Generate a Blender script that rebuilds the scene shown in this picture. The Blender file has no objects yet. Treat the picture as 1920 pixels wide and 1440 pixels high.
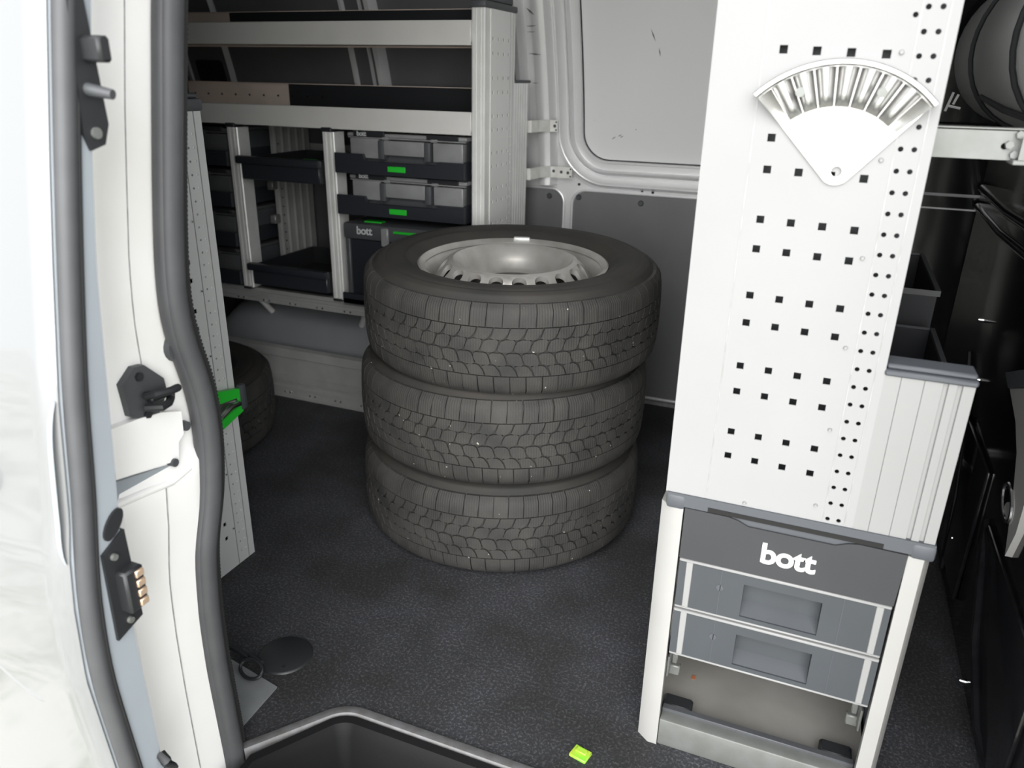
import bpy, bmesh, math, random
from mathutils import Vector, Matrix
from mathutils.geometry import tessellate_polygon
random.seed(7)
PI = math.pi
S = bpy.context.scene
C = S.collection

# ------------------------------------------------------------------ camera, sky, exposure
R = [[0.9256657358849868, 0.37787471427198144, 0.018805470543803396],
     [0.15608612838836947, -0.33613590469844173, -0.9287894132133987],
     [-0.34464484028233305, 0.8626838087540698, -0.37013049074662385]]
cam = bpy.data.cameras.new('camera')
cam.sensor_fit = 'HORIZONTAL'; cam.sensor_width = 36.0
cam.lens = 1439.485 / 1920 * 36.0
cam.clip_start = 0.02; cam.clip_end = 200
cam.dof.use_dof = True; cam.dof.focus_distance = 1.45; cam.dof.aperture_fstop = 4.5
cam_o = bpy.data.objects.new('camera', cam); C.objects.link(cam_o)
m = Matrix.Identity(4)
for i in range(3):
    m[i][0] = R[0][i]; m[i][1] = -R[1][i]; m[i][2] = -R[2][i]
m[2][3] = 1.0732585
cam_o.matrix_world = m
S.camera = cam_o

world = bpy.data.worlds.new('overcast_sky'); S.world = world; world.use_nodes = True
wn = world.node_tree; wn.nodes.clear()
bg = wn.nodes.new('ShaderNodeBackground'); wo = wn.nodes.new('ShaderNodeOutputWorld')
bg.inputs[0].default_value = (0.95, 0.98, 1.0, 1); bg.inputs[1].default_value = 1.6
wn.links.new(bg.outputs[0], wo.inputs[0])
S.view_settings.view_transform = 'Standard'; S.view_settings.look = 'None'
S.view_settings.gamma = 1; S.view_settings.use_curve_mapping = False
S.view_settings.exposure = 0.47

sun = bpy.data.lights.new('hazy_sun', 'SUN'); sun.energy = 5.5; sun.angle = math.radians(70); sun.color = (1, 0.99, 0.975)
sun_o = bpy.data.objects.new('hazy_sun', sun); C.objects.link(sun_o)
sun_o.rotation_euler = Vector((0.18, -0.92, 0.34)).to_track_quat('Z', 'Y').to_euler()

# ------------------------------------------------------------------ materials
def mat(name, col, rough=0.5, metal=0.0, noise=None, bump=None, coat=0.0, spec=0.5):
    """noise=(scale, dark colour, amount, detail)  bump=(scale, strength, distance)"""
    M = bpy.data.materials.new(name); M.use_nodes = True
    nt = M.node_tree; b = nt.nodes['Principled BSDF']
    b.inputs['Base Color'].default_value = (*col, 1)
    b.inputs['Roughness'].default_value = rough; b.inputs['Metallic'].default_value = metal
    b.inputs['Specular IOR Level'].default_value = spec
    if coat:
        b.inputs['Coat Weight'].default_value = coat; b.inputs['Coat Roughness'].default_value = 0.04
    tc = nt.nodes.new('ShaderNodeTexCoord')
    if noise:
        n = nt.nodes.new('ShaderNodeTexNoise'); n.inputs['Scale'].default_value = noise[0]; n.inputs['Detail'].default_value = noise[3]
        r = nt.nodes.new('ShaderNodeValToRGB'); r.color_ramp.elements[0].position = 0.35; r.color_ramp.elements[1].position = 0.68
        a = noise[2]
        r.color_ramp.elements[0].color = (*[c * (1 - a) + d * a for c, d in zip(col, noise[1])], 1)
        r.color_ramp.elements[1].color = (*col, 1)
        nt.links.new(tc.outputs['Object'], n.inputs['Vector']); nt.links.new(n.outputs[0], r.inputs[0])
        nt.links.new(r.outputs[0], b.inputs['Base Color'])
    if bump:
        n2 = nt.nodes.new('ShaderNodeTexNoise'); n2.inputs['Scale'].default_value = bump[0]; n2.inputs['Detail'].default_value = 3
        bp = nt.nodes.new('ShaderNodeBump'); bp.inputs['Strength'].default_value = bump[1]; bp.inputs['Distance'].default_value = bump[2]
        nt.links.new(tc.outputs['Object'], n2.inputs['Vector']); nt.links.new(n2.outputs[0], bp.inputs['Height'])
        nt.links.new(bp.outputs[0], b.inputs['Normal'])
    return M

def nodes(M):
    return M.node_tree, M.node_tree.nodes['Principled BSDF']

paint = mat('silver_paint', (0.82, 0.82, 0.82), 0.38, 0.35, (3, (0.74, 0.74, 0.74), 0.6, 4), coat=0.1)
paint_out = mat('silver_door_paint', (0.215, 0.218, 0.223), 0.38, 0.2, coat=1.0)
jamb_paint = mat('silver_jamb_paint', (0.88, 0.87, 0.86), 0.4, 0.0, (5, (0.80, 0.78, 0.75), 0.7, 3), coat=0.3)
edge_paint = mat('grey_blue_finish', (0.30, 0.33, 0.36), 0.45, 0.0, (6, (0.26, 0.28, 0.31), 0.5, 3))  # plain grey blue, darker than the silver paint
alu = mat('brushed_aluminium', (0.82, 0.82, 0.80), 0.42, 0.35, (14, (0.66, 0.66, 0.64), 0.6, 4))
alu_rail = mat('satin_aluminium_rail', (0.70, 0.69, 0.665), 0.45, 0.2, (4, (0.58, 0.57, 0.54), 0.7, 4))
tray_metal = mat('warm_lit_tray', (0.78, 0.66, 0.57), 0.4, 0.15, (9, (0.62, 0.52, 0.45), 0.5, 3))  # pinkish tint stands for warm light caught on the tray
panel_w = mat('powder_coated_light_panel', (0.262, 0.262, 0.263), 0.5, 0.0, (7, (0.250, 0.250, 0.251), 0.7, 4), spec=0.3)
panel_ext = mat('pale_anodised_profile', (0.78, 0.78, 0.76), 0.45, 0.1, (6, (0.72, 0.72, 0.70), 0.7, 4))
panel_r = mat('light_grey_profile', (0.235, 0.235, 0.233), 0.48, 0.0, (6, (0.224, 0.224, 0.222), 0.7, 4), spec=0.3)
panel_g = mat('grey_anodised_panel', (0.55, 0.56, 0.56), 0.45, 0.1, (6, (0.52, 0.525, 0.525), 0.7, 4))
post_m = mat('pale_post_profile', (0.31, 0.305, 0.295), 0.5, 0.0, (9, (0.28, 0.275, 0.265), 0.6, 4))
cast = mat('cast_bright_aluminium', (0.50, 0.50, 0.49), 0.3, 0.85, (22, (0.38, 0.37, 0.36), 0.7, 5), bump=(60, 0.25, 0.001))
zinc_l = mat('zinc_strap_steel', (0.80, 0.80, 0.77), 0.4, 0.3, (30, (0.62, 0.61, 0.57), 0.7, 3))
well_lip = mat('well_edge_rubber', (0.15, 0.15, 0.155), 0.5, 0, (60, (0.10, 0.095, 0.09), 0.7, 3))
galv = mat('zinc_plated_steel', (0.18, 0.187, 0.18), 0.42, 0.3, (30, (0.14, 0.143, 0.13), 0.7, 3))
steel = mat('bright_screw_steel', (0.7, 0.7, 0.7), 0.2, 1.0)
dkplast = mat('dark_grey_plastic', (0.060, 0.063, 0.068), 0.5, 0, (30, (0.05, 0.052, 0.056), 0.6, 3))
drawer_m = mat('slate_grey_drawer', (0.038, 0.039, 0.042), 0.6, 0, (8, (0.033, 0.034, 0.036), 0.6, 4), spec=0.3)
case_blue = mat('blue_grey_case_plastic', (0.050, 0.055, 0.061), 0.5, 0, (12, (0.043, 0.047, 0.052), 0.6, 3), spec=0.3)
cap_m = mat('mid_grey_cap_plastic', (0.060, 0.065, 0.074), 0.5)
strip_m = mat('pale_grey_strip', (0.23, 0.23, 0.228), 0.45, 0.0)
blackpl = mat('black_plastic', (0.016, 0.017, 0.019), 0.45)
navy = mat('blue_black_plastic', (0.016, 0.018, 0.023), 0.45)
bin_m = mat('black_bin_plastic', (0.006, 0.0065, 0.008), 0.5, spec=0.25)
dim_alu = mat('shaded_aluminium', (0.36, 0.36, 0.35), 0.45, 0.3, (14, (0.28, 0.28, 0.27), 0.6, 4))  # darker copy of the aluminium, for parts in shade at rear left
arch_m = mat('shaded_arch_cover', (0.20, 0.205, 0.215), 0.5, 0.1, (5, (0.15, 0.155, 0.165), 0.6, 3))  # arch grey darkened to carry the shade under the shelves
shade_case = mat('smoky_case_front_shaded', (0.075, 0.077, 0.08), 0.35, 0, (18, (0.055, 0.056, 0.058), 0.6, 3))  # darker copy of the smoky front, shade of the left bay in its colour
gloss = mat('gloss_black_coating', (0.006, 0.006, 0.007), 0.10, 0, (50, (0.012, 0.012, 0.013), 0.6, 2), spec=0.5)
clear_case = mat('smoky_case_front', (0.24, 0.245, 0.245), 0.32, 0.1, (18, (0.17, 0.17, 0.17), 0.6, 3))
green = mat('green_plastic', (0.02, 0.42, 0.03), 0.35)
lime = mat('lime_green_chip', (0.20, 0.60, 0.04), 0.4, 0, (40, (0.45, 0.45, 0.05), 0.7, 2))
rubber = mat('dark_grey_rubber_seal', (0.060, 0.061, 0.065), 0.5, 0, (20, (0.042, 0.042, 0.046), 0.5, 3))
rubber_b = mat('black_ribbed_rubber', (0.014, 0.014, 0.015), 0.6)
board = mat('shaded_lining_board', (0.12, 0.12, 0.123), 0.6, 0, (6, (0.095, 0.095, 0.098), 0.7, 4), bump=(300, 0.1, 0.0005))
board2 = mat('grey_lining_board', (0.165, 0.165, 0.168), 0.6, 0, (6, (0.135, 0.135, 0.138), 0.7, 4))
lip_m = mat('grey_edging_trim', (0.36, 0.36, 0.37), 0.45, 0.3, (60, (0.22, 0.21, 0.20), 0.7, 3))
copper = mat('copper_contact', (0.85, 0.62, 0.45), 0.3, 0.7)
white_l = mat('white_print', (0.62, 0.62, 0.61), 0.5)
dull_print = mat('grey_print', (0.42, 0.43, 0.43), 0.5)
hole_m = mat('dark_hole_fill', (0.004, 0.004, 0.004), 0.8)  # black fill standing for the darkness inside holes and slots
sill = mat('pale_grey_sill_plate', (0.30, 0.31, 0.32), 0.35, 0.4, (25, (0.24, 0.25, 0.26), 0.6, 3))
tank_m = mat('silver_wrapped_tank', (0.55, 0.55, 0.55), 0.32, 0.25, (5, (0.48, 0.48, 0.48), 0.6, 3))
dirt = mat('grey_dusty_steel_sheet', (0.30, 0.29, 0.27), 0.55, 0.1, (7, (0.21, 0.20, 0.18), 0.8, 5))
headliner = mat('dark_headliner', (0.05, 0.05, 0.053), 0.9)

def speckle(M, base, lite, scale, thr):
    nt, b = nodes(M); tc = nt.nodes.new('ShaderNodeTexCoord')
    v = nt.nodes.new('ShaderNodeTexNoise'); v.inputs['Scale'].default_value = scale; v.inputs['Detail'].default_value = 5; v.inputs['Roughness'].default_value = 0.75
    r = nt.nodes.new('ShaderNodeValToRGB')
    r.color_ramp.elements[0].position = thr; r.color_ramp.elements[0].color = (*base, 1)
    r.color_ramp.elements[1].position = min(1, thr + 0.2); r.color_ramp.elements[1].color = (*lite, 1)
    n = nt.nodes.new('ShaderNodeTexNoise'); n.inputs['Scale'].default_value = 4.5; n.inputs['Detail'].default_value = 4
    r2 = nt.nodes.new('ShaderNodeValToRGB'); r2.color_ramp.elements[0].position = 0.38; r2.color_ramp.elements[0].color = (0.55, 0.53, 0.50, 1)
    r2.color_ramp.elements[1].position = 0.66; r2.color_ramp.elements[1].color = (1.15, 1.15, 1.2, 1)
    mx = nt.nodes.new('ShaderNodeMixRGB'); mx.blend_type = 'MULTIPLY'; mx.inputs[0].default_value = 1
    nt.links.new(tc.outputs['Object'], v.inputs['Vector']); nt.links.new(tc.outputs['Object'], n.inputs['Vector'])
    nt.links.new(v.outputs[0], r.inputs[0]); nt.links.new(n.outputs[0], r2.inputs[0])
    nt.links.new(r.outputs[0], mx.inputs[1]); nt.links.new(r2.outputs[0], mx.inputs[2]); nt.links.new(mx.outputs[0], b.inputs['Base Color'])
    bp = nt.nodes.new('ShaderNodeBump'); bp.inputs['Strength'].default_value = 0.5; bp.inputs['Distance'].default_value = 0.002
    nt.links.new(v.outputs[0], bp.inputs['Height']); nt.links.new(bp.outputs[0], b.inputs['Normal'])
carpet = mat('speckled_floor_covering', (0.03, 0.03, 0.03), 0.75)
speckle(carpet, (0.024, 0.025, 0.028), (0.13, 0.133, 0.145), 190, 0.50)
well_m = mat('black_moulded_step', (0.006, 0.006, 0.0065), 0.5, 0, bump=(500, 0.25, 0.0006), spec=0.12)
ground_m = mat('pale_gravel_and_grass', (0.3, 0.29, 0.27), 0.9)
nt, b = nodes(ground_m)
tc = nt.nodes.new('ShaderNodeTexCoord'); n1 = nt.nodes.new('ShaderNodeTexNoise'); n1.inputs['Scale'].default_value = 3; n1.inputs['Detail'].default_value = 8
n1.inputs['Roughness'].default_value = 0.75
rp = nt.nodes.new('ShaderNodeValToRGB'); e = rp.color_ramp.elements
e[0].position = 0.40; e[0].color = (0.16, 0.19, 0.09, 1); e[1].position = 0.56; e[1].color = (0.62, 0.60, 0.56, 1)
nt.links.new(tc.outputs['Object'], n1.inputs['Vector']); nt.links.new(n1.outputs[0], rp.inputs[0]); nt.links.new(rp.outputs[0], b.inputs['Base Color'])

tyre_m = mat('worn_tyre_rubber', (0.024, 0.0235, 0.023), 0.7, 0, (9, (0.040, 0.036, 0.031), 0.8, 6), bump=(120, 0.25, 0.001), spec=0.3)
tread_m = mat('worn_tread_rubber', (0.037, 0.036, 0.034), 0.7, spec=0.3)
nt, b = nodes(tread_m)                                   # fine sipes across each block plus dust
tc = nt.nodes.new('ShaderNodeTexCoord'); sp = nt.nodes.new('ShaderNodeSeparateXYZ'); nt.links.new(tc.outputs['Object'], sp.inputs[0])
at2 = nt.nodes.new('ShaderNodeMath'); at2.operation = 'ARCTAN2'; nt.links.new(sp.outputs[1], at2.inputs[0]); nt.links.new(sp.outputs[0], at2.inputs[1])
cb = nt.nodes.new('ShaderNodeCombineXYZ'); mu = nt.nodes.new('ShaderNodeMath'); mu.operation = 'MULTIPLY'; mu.inputs[1].default_value = 0.356
nt.links.new(at2.outputs[0], mu.inputs[0]); nt.links.new(mu.outputs[0], cb.inputs[0]); nt.links.new(sp.outputs[2], cb.inputs[1])
wv = nt.nodes.new('ShaderNodeTexWave'); wv.inputs['Scale'].default_value = 55; wv.inputs['Distortion'].default_value = 2.5; wv.inputs['Detail'].default_value = 1
wv.inputs['Detail Scale'].default_value = 6
nt.links.new(cb.outputs[0], wv.inputs['Vector'])
bp = nt.nodes.new('ShaderNodeBump'); bp.inputs['Strength'].default_value = 0.35; bp.inputs['Distance'].default_value = 0.0012
nt.links.new(wv.outputs[0], bp.inputs['Height']); nt.links.new(bp.outputs[0], b.inputs['Normal'])
nz = nt.nodes.new('ShaderNodeTexNoise'); nz.inputs['Scale'].default_value = 14; nz.inputs['Detail'].default_value = 6
rp = nt.nodes.new('ShaderNodeValToRGB'); e = rp.color_ramp.elements
e[0].position = 0.3; e[0].color = (0.025, 0.0245, 0.024, 1); e[1].position = 0.75; e[1].color = (0.052, 0.049, 0.045, 1)
nt.links.new(tc.outputs['Object'], nz.inputs['Vector']); nt.links.new(nz.outputs[0], rp.inputs[0])
ns = nt.nodes.new('ShaderNodeTexNoise'); ns.inputs['Scale'].default_value = 95; ns.inputs['Detail'].default_value = 2
rs = nt.nodes.new('ShaderNodeValToRGB'); rs.color_ramp.elements[0].position = 0.745; rs.color_ramp.elements[1].position = 0.765
nt.links.new(tc.outputs['Object'], ns.inputs['Vector']); nt.links.new(ns.outputs[0], rs.inputs[0])
mxs = nt.nodes.new('ShaderNodeMixRGB'); mxs.inputs[2].default_value = (0.35, 0.33, 0.29, 1)
nt.links.new(rs.outputs[0], mxs.inputs[0]); nt.links.new(rp.outputs[0], mxs.inputs[1]); nt.links.new(mxs.outputs[0], b.inputs['Base Color'])
rim_m = mat('silver_wheel_paint', (0.46, 0.45, 0.43), 0.36, 0.5, (25, (0.33, 0.31, 0.28), 0.6, 5))

pane_m = mat('scuffed_grey_panel', (0.74, 0.745, 0.74), 0.5, 0.0)
nt, b = nodes(pane_m)                                    # scuffs: stretched dark noise streaks
tc = nt.nodes.new('ShaderNodeTexCoord'); mp = nt.nodes.new('ShaderNodeMapping'); mp.inputs['Scale'].default_value = (4, 1, 26); mp.inputs['Rotation'].default_value = (0, 0.35, 0)
nz = nt.nodes.new('ShaderNodeTexNoise'); nz.inputs['Scale'].default_value = 3.2; nz.inputs['Detail'].default_value = 7; nz.inputs['Roughness'].default_value = 0.62
rp = nt.nodes.new('ShaderNodeValToRGB'); e = rp.color_ramp.elements
e[0].position = 0.20; e[0].color = (0.12, 0.12, 0.12, 1); e[1].position = 0.29; e[1].color = (0.74, 0.745, 0.74, 1)
nt.links.new(tc.outputs['Object'], mp.inputs[0]); nt.links.new(mp.outputs[0], nz.inputs['Vector']); nt.links.new(nz.outputs[0], rp.inputs[0])
nt.links.new(rp.outputs[0], b.inputs['Base Color'])

# ------------------------------------------------------------------ geometry helpers
class MB:
    def __init__(s): s.b = bmesh.new()
    def _add(s, vs, fs):
        v = [s.b.verts.new(p) for p in vs]; out = []
        for f in fs:
            try: out.append(s.b.faces.new([v[i] for i in f]))
            except ValueError: pass
        return v, out
    def box(s, x0, x1, y0, y1, z0, z1, bev=0, seg=1):
        vs = [(x, y, z) for z in (z0, z1) for y in (y0, y1) for x in (x0, x1)]
        v, f = s._add(vs, [(0, 2, 3, 1), (4, 5, 7, 6), (0, 1, 5, 4), (2, 6, 7, 3), (0, 4, 6, 2), (1, 3, 7, 5)])
        if bev:
            es = list({e for q in f for e in q.edges})
            bmesh.ops.bevel(s.b, geom=es, offset=bev, segments=seg, profile=0.5, affect='EDGES')
        return s
    def cyl(s, p0, p1, r0, r1=None, n=16, caps=True):
        p0, p1 = Vector(p0), Vector(p1); r1 = r0 if r1 is None else r1
        d = (p1 - p0).normalized(); a = d.orthogonal().normalized(); c = d.cross(a)
        vs = []
        for p, r in ((p0, r0), (p1, r1)):
            vs += [p + (a * math.cos(2 * PI * i / n) + c * math.sin(2 * PI * i / n)) * r for i in range(n)]
        fs = [(i, (i + 1) % n, n + (i + 1) % n, n + i) for i in range(n)]
        if caps: fs += [tuple(range(n))[::-1], tuple(range(n, 2 * n))]
        s._add(vs, fs); return s
    def sweep(s, pts, prof, closed=False, up=(0, 0, 1), caps=True):
        """prof: list of (a,b) in the frame (side, normal) of the path"""
        pts = [Vector(p) for p in pts]; n = len(pts); k = len(prof); up = Vector(up); rings = []
        for i, p in enumerate(pts):
            q0 = pts[i - 1] if (i or closed) else pts[0]; q1 = pts[(i + 1) % n] if (i < n - 1 or closed) else pts[-1]
            t = (q1 - q0).normalized(); a = t.cross(up)
            a = a.normalized() if a.length > 1e-6 else t.orthogonal().normalized(); c = a.cross(t)
            rings.append([p + a * u + c * w for u, w in prof])
        vs = [v for r in rings for v in r]; fs = []
        for i in range(n if closed else n - 1):
            j = (i + 1) % n
            for q in range(k): fs.append((i * k + q, i * k + (q + 1) % k, j * k + (q + 1) % k, j * k + q))
        if caps and not closed: fs += [tuple(range(k))[::-1], tuple(range((n - 1) * k, n * k))]
        s._add(vs, fs); return s
    def tube(s, pts, r, n=10, closed=False, up=(0, 0, 1), sx=1, sy=1):
        return s.sweep(pts, [(r * sx * math.cos(2 * PI * i / n), r * sy * math.sin(2 * PI * i / n)) for i in range(n)], closed, up)
    def plate(s, outline, holes, fr, t):
        """flat plate with real holes; fr(u,v,w)->xyz, w from 0 (front) to t"""
        loops = [list(outline)] + [list(h) for h in holes]
        flat = [p for l in loops for p in l]; N = len(flat)
        tris = tessellate_polygon([[Vector((p[0], p[1], 0)) for p in l] for l in loops])
        vs = [fr(p[0], p[1], 0) for p in flat] + [fr(p[0], p[1], t) for p in flat]
        fs = [tuple(q) for q in tris] + [tuple(i + N for i in q)[::-1] for q in tris]
        o = 0
        for l in loops:
            k = len(l)
            for i in range(k): a, c = o + i, o + (i + 1) % k; fs.append((a, c, c + N, a + N))
            o += k
        s._add(vs, fs); return s
    def lathe(s, prof, n=64, closed=False, z=(0, 0, 1)):
        k = len(prof); vs = [(r * math.cos(2 * PI * i / n), r * math.sin(2 * PI * i / n), h) for i in range(n) for r, h in prof]; fs = []
        for i in range(n):
            j = (i + 1) % n
            for q in range(k if closed else k - 1): fs.append((i * k + q, j * k + q, j * k + (q + 1) % k, i * k + (q + 1) % k))
        s._add(vs, fs); return s
    def grid(s, fn, nu, nv):
        vs = [fn(i / nu, j / nv) for i in range(nu + 1) for j in range(nv + 1)]
        s._add(vs, [(i * (nv + 1) + j, (i + 1) * (nv + 1) + j, (i + 1) * (nv + 1) + j + 1, i * (nv + 1) + j + 1) for i in range(nu) for j in range(nv)])
        return s
    def xf(s, M): bmesh.ops.transform(s.b, matrix=M, verts=s.b.verts); return s
    def mesh(s, name, m, smooth=0.7, fix=True):
        bmesh.ops.remove_doubles(s.b, verts=s.b.verts, dist=1e-6)
        if fix: bmesh.ops.recalc_face_normals(s.b, faces=s.b.faces)
        me = bpy.data.meshes.new(name); s.b.to_mesh(me); s.b.free(); me.materials.append(m)
        if smooth:
            me.polygons.foreach_set('use_smooth', [True] * len(me.polygons)); me.set_sharp_from_angle(angle=smooth)
        return me

WL = {}                                     # world location of every thing
def wloc(o): return WL.get(o.name, Vector((0, 0, 0)))
def link(name, me, parent=None, loc=None):
    o = bpy.data.objects.new(name, me); C.objects.link(o)
    if parent: o.parent = parent
    if loc is not None: o.location = loc
    return o
def thing(name, label, cat, loc=(0, 0, 0), group=None, rot=None):
    o = link(name, None); o.empty_display_size = 0.05; o.location = loc
    if rot: o.rotation_euler = rot
    o['label'] = label; o['category'] = cat
    if group: o['group'] = group
    WL[o.name] = Vector(loc); return o
def P(name, mb, m, parent, label=None, kind=None, smooth=0.7, fix=True):
    """part whose mesh is given in world coordinates"""
    w = wloc(parent) if parent else Vector()
    mb.xf(Matrix.Translation(-w)); o = link(name, mb.mesh(name, m, smooth, fix), parent); WL[o.name] = w
    if label: o['label'] = label
    if kind: o['kind'] = kind
    return o
def T1(name, mb, m, label, cat, group=None, org=(0, 0, 0), smooth=0.7):
    mb.xf(Matrix.Translation(-Vector(org))); o = link(name, mb.mesh(name, m, smooth), None, org); WL[o.name] = Vector(org)
    o['label'] = label; o['category'] = cat
    if group: o['group'] = group
    return o
def ST(name, mb, m, label=None, smooth=0.7, parent=None, fix=True):
    o = P(name, mb, m, parent, None, None, smooth, fix)
    if not parent: o['kind'] = 'structure'
    if label: o['label'] = label
    return o
def clone(root, loc, rot=None, label=None, group=None):
    r = root.copy(); C.objects.link(r); r.location = loc
    if rot: r.rotation_euler = rot
    if label: r['label'] = label
    if group: r['group'] = group
    for ch in root.children:
        c = ch.copy(); C.objects.link(c); c.parent = r
        for g in ch.children:
            d = g.copy(); C.objects.link(d); d.parent = c
    return r
def text(name, body, size, m, parent, M, bold=0.0, ext=0.0006):
    cu = bpy.data.curves.new(name, 'FONT'); cu.body = body; cu.size = size; cu.extrude = ext; cu.offset = bold; cu.space_character = 0.95
    cu.align_x = 'CENTER'; cu.align_y = 'CENTER'
    t = bpy.data.objects.new(name, cu); C.objects.link(t)
    me = bpy.data.meshes.new_from_object(t.evaluated_get(bpy.context.evaluated_depsgraph_get()))
    bpy.data.objects.remove(t); me.transform(Matrix.Translation(-wloc(parent)) @ M); me.materials.clear(); me.materials.append(m)
    return link(name, me, parent)
def rrect(x0, x1, z0, z1, r, k=6):
    out = []
    for cx, cz, a0 in ((x1 - r, z0 + r, -90), (x1 - r, z1 - r, 0), (x0 + r, z1 - r, 90), (x0 + r, z0 + r, 180)):
        out += [(cx + r * math.cos(math.radians(a0 + 90 * i / k)), cz + r * math.sin(math.radians(a0 + 90 * i / k))) for i in range(k + 1)]
    return out
def rect(x0, x1, z0, z1): return [(x0, z0), (x1, z0), (x1, z1), (x0, z1)]
def sq(u, v, h): return rect(u - h, u + h, v - h, v + h)
def circ(u, v, r, n=10): return [(u + r * math.cos(2 * PI * i / n), v + r * math.sin(2 * PI * i / n)) for i in range(n)]
FY = lambda y: (lambda u, v, w: (u, y + w, v))          # plate facing -Y (towards the door)
FX = lambda x: (lambda u, v, w: (x - w, u, v))          # plate facing +X
FZ = lambda z: (lambda u, v, w: (u, v, z - w))          # plate facing up
TXT_Y = lambda x, y, z: Matrix.Translation((x, y, z)) @ Matrix.Rotation(PI / 2, 4, 'X')
def zs(a, b, n): return [a + (b - a) * i / n for i in range(n + 1)]
def interp(tab, z):
    if z <= tab[0][0]: return tab[0][1]
    for (a, p), (c, q) in zip(tab, tab[1:]):
        if z <= c:
            t = (z - a) / (c - a); t = t * t * (3 - 2 * t) if False else t
            return p + (q - p) * t
    return tab[-1][1]

# ================================================================== SETTING
GZ = -0.62
ST('ground', MB().box(-14, 12, -16, 6, GZ - 0.1, GZ), ground_m)
# floor with the cut-out of the step well
def fillet(p0, c, p1, r, n=9):
    p0, c, p1 = Vector(p0), Vector(c), Vector(p1); u = (p0 - c).normalized(); w = (p1 - c).normalized()
    h = u.angle(w) / 2; d = r / math.tan(h); o = c + (u + w).normalized() * (r / math.sin(h)); a, b2 = c + u * d - o, c + w * d - o
    t0 = math.atan2(a.y, a.x); dt_ = (math.atan2(b2.y, b2.x) - t0 + PI) % (2 * PI) - PI
    return [(o.x + r * math.cos(t0 + dt_ * i / n), o.y + r * math.sin(t0 + dt_ * i / n)) for i in range(n + 1)]
WELL = [(-0.784, 0.752)] + fillet((-0.784, 0.752), (-0.672, 0.8995), (0.3, 0.901), 0.075) + fillet((-0.672, 0.8995), (0.30, 0.901), (0.33, 0.752), 0.075) + [(0.33, 0.752)]
fl = [(-2.75, 0.752)] + WELL + [(0.62, 0.752), (0.62, 2.56), (-2.75, 2.56)]
ST('floor', MB().plate(fl, [], FZ(0), 0.03), carpet)
st = ST('trim_1', MB().sweep([(x, y, 0.0) for x, y in WELL], [(-0.006, -0.02), (-0.006, 0.003), (-0.002, 0.006), (0.012, 0.006), (0.016, 0.001), (0.016, -0.02)]), well_lip, 'pale grey edging around the step well')
# moulded step: rolled lip, sloping walls, tread
def wring(off, z, rough=0):
    pts = []
    n = len(WELL)
    for i, (x, y) in enumerate(WELL):
        a = Vector(WELL[max(i - 1, 0)]); c = Vector(WELL[min(i + 1, n - 1)]); t = (c - a).normalized()
        pts.append((x + t.y * off, y - t.x * off, z))
    pts[0] = (pts[0][0] + 0.012, pts[0][1], z); return [(pts[0][0] + 0.008, 0.60, z)] + pts + [(pts[-1][0] + 0.02, 0.62, z)]
rings = [wring(0.014, 0.0), wring(0.018, 0.004), wring(0.03, 0.0), wring(0.042, -0.02), wring(0.048, -0.09), wring(0.054, -0.15), wring(0.060, -0.178), wring(0.068, -0.187)]
ws = MB(); k = len(WELL) + 2; vs = [p for r in rings for p in r]
ws._add(vs, [(i * k + j, i * k + j + 1, (i + 1) * k + j + 1, (i + 1) * k + j) for i in range(len(rings) - 1) for j in range(k - 1)] + [tuple((len(rings) - 1) * k + j for j in range(k))])
step = ST('step_well', ws, well_m, 'black moulded entry step sunk below the floor edge', fix=False)
for j in range(6): P('step_rib', MB().tube([(-0.55 + 0.11 * j + dx, 0.64 + dy, -0.186) for dx, dy in ((0, 0), (0, 0.09), (0.03, 0.13), (0.06, 0.09), (0.06, 0))], 0.004, 6), well_m, step)
P('drain_rim', MB().tube([(-0.47 + 0.06 * math.cos(a * PI / 12), 0.74 + 0.04 * math.sin(a * PI / 12), -0.184) for a in range(24)], 0.004, 6, True), well_m, step)

# far wall: leaning inwards above the waist, pressed mouldings
def yw(z): return 2.545 - (0.13 * ((z - 0.75) / 0.55) ** 1.5 if z > 0.75 else 0)
def W(x, z, d): return (x, yw(z) - d, z)
wall_far = ST('wall_far', MB().grid(lambda u, v: W(-2.75 + 3.4 * u, 1.75 * v, 0), 8, 36).grid(lambda u, v: (-2.75 + 3.4 * u, 2.62, 1.75 * v), 2, 2), paint, fix=False)
def ring_moulding(name, x0, x1, z0, z1, r, prof, m, k=10):
    mb = MB(); loops = []
    for o, d in prof: loops.append([W(x, z, d) for x, z in [q for a, q in enumerate(dense(rrect(x0 - o, x1 + o, z0 - o, z1 + o, max(r + o, 0.003), k)))]])
    n = len(loops[0]); vs = [p for l in loops for p in l]
    mb._add(vs, [(a * n + i, a * n + (i + 1) % n, (a + 1) * n + (i + 1) % n, (a + 1) * n + i) for a in range(len(loops) - 1) for i in range(n)])
    return P(name, mb, m, wall_far, fix=False)
def dense(pts, s=12):
    out = []
    for i, p in enumerate(pts):
        q = pts[(i + 1) % len(pts)]; n = s if math.dist(p, q) > 0.2 else 1
        out += [(p[0] + (q[0] - p[0]) * j / n, p[1] + (q[1] - p[1]) * j / n) for j in range(n)]
    return out
PROF = [(0, -0.004), (0.001, 0.014), (0.006, 0.014), (0.009, 0.006), (0.030, 0.006), (0.034, 0.016), (0.037, 0.018), (0.042, 0.016), (0.048, 0.004), (0.058, 0.001), (0.068, 0.006), (0.074, 0.016), (0.078, 0.017), (0.084, 0.008), (0.090, 0.002), (0.1, 0.001)]
PROF = [(o, d * 1.9) for o, d in PROF]
ring_moulding('window_moulding', -0.772, 0.50, 0.828, 1.68, 0.085, PROF, paint)
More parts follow.
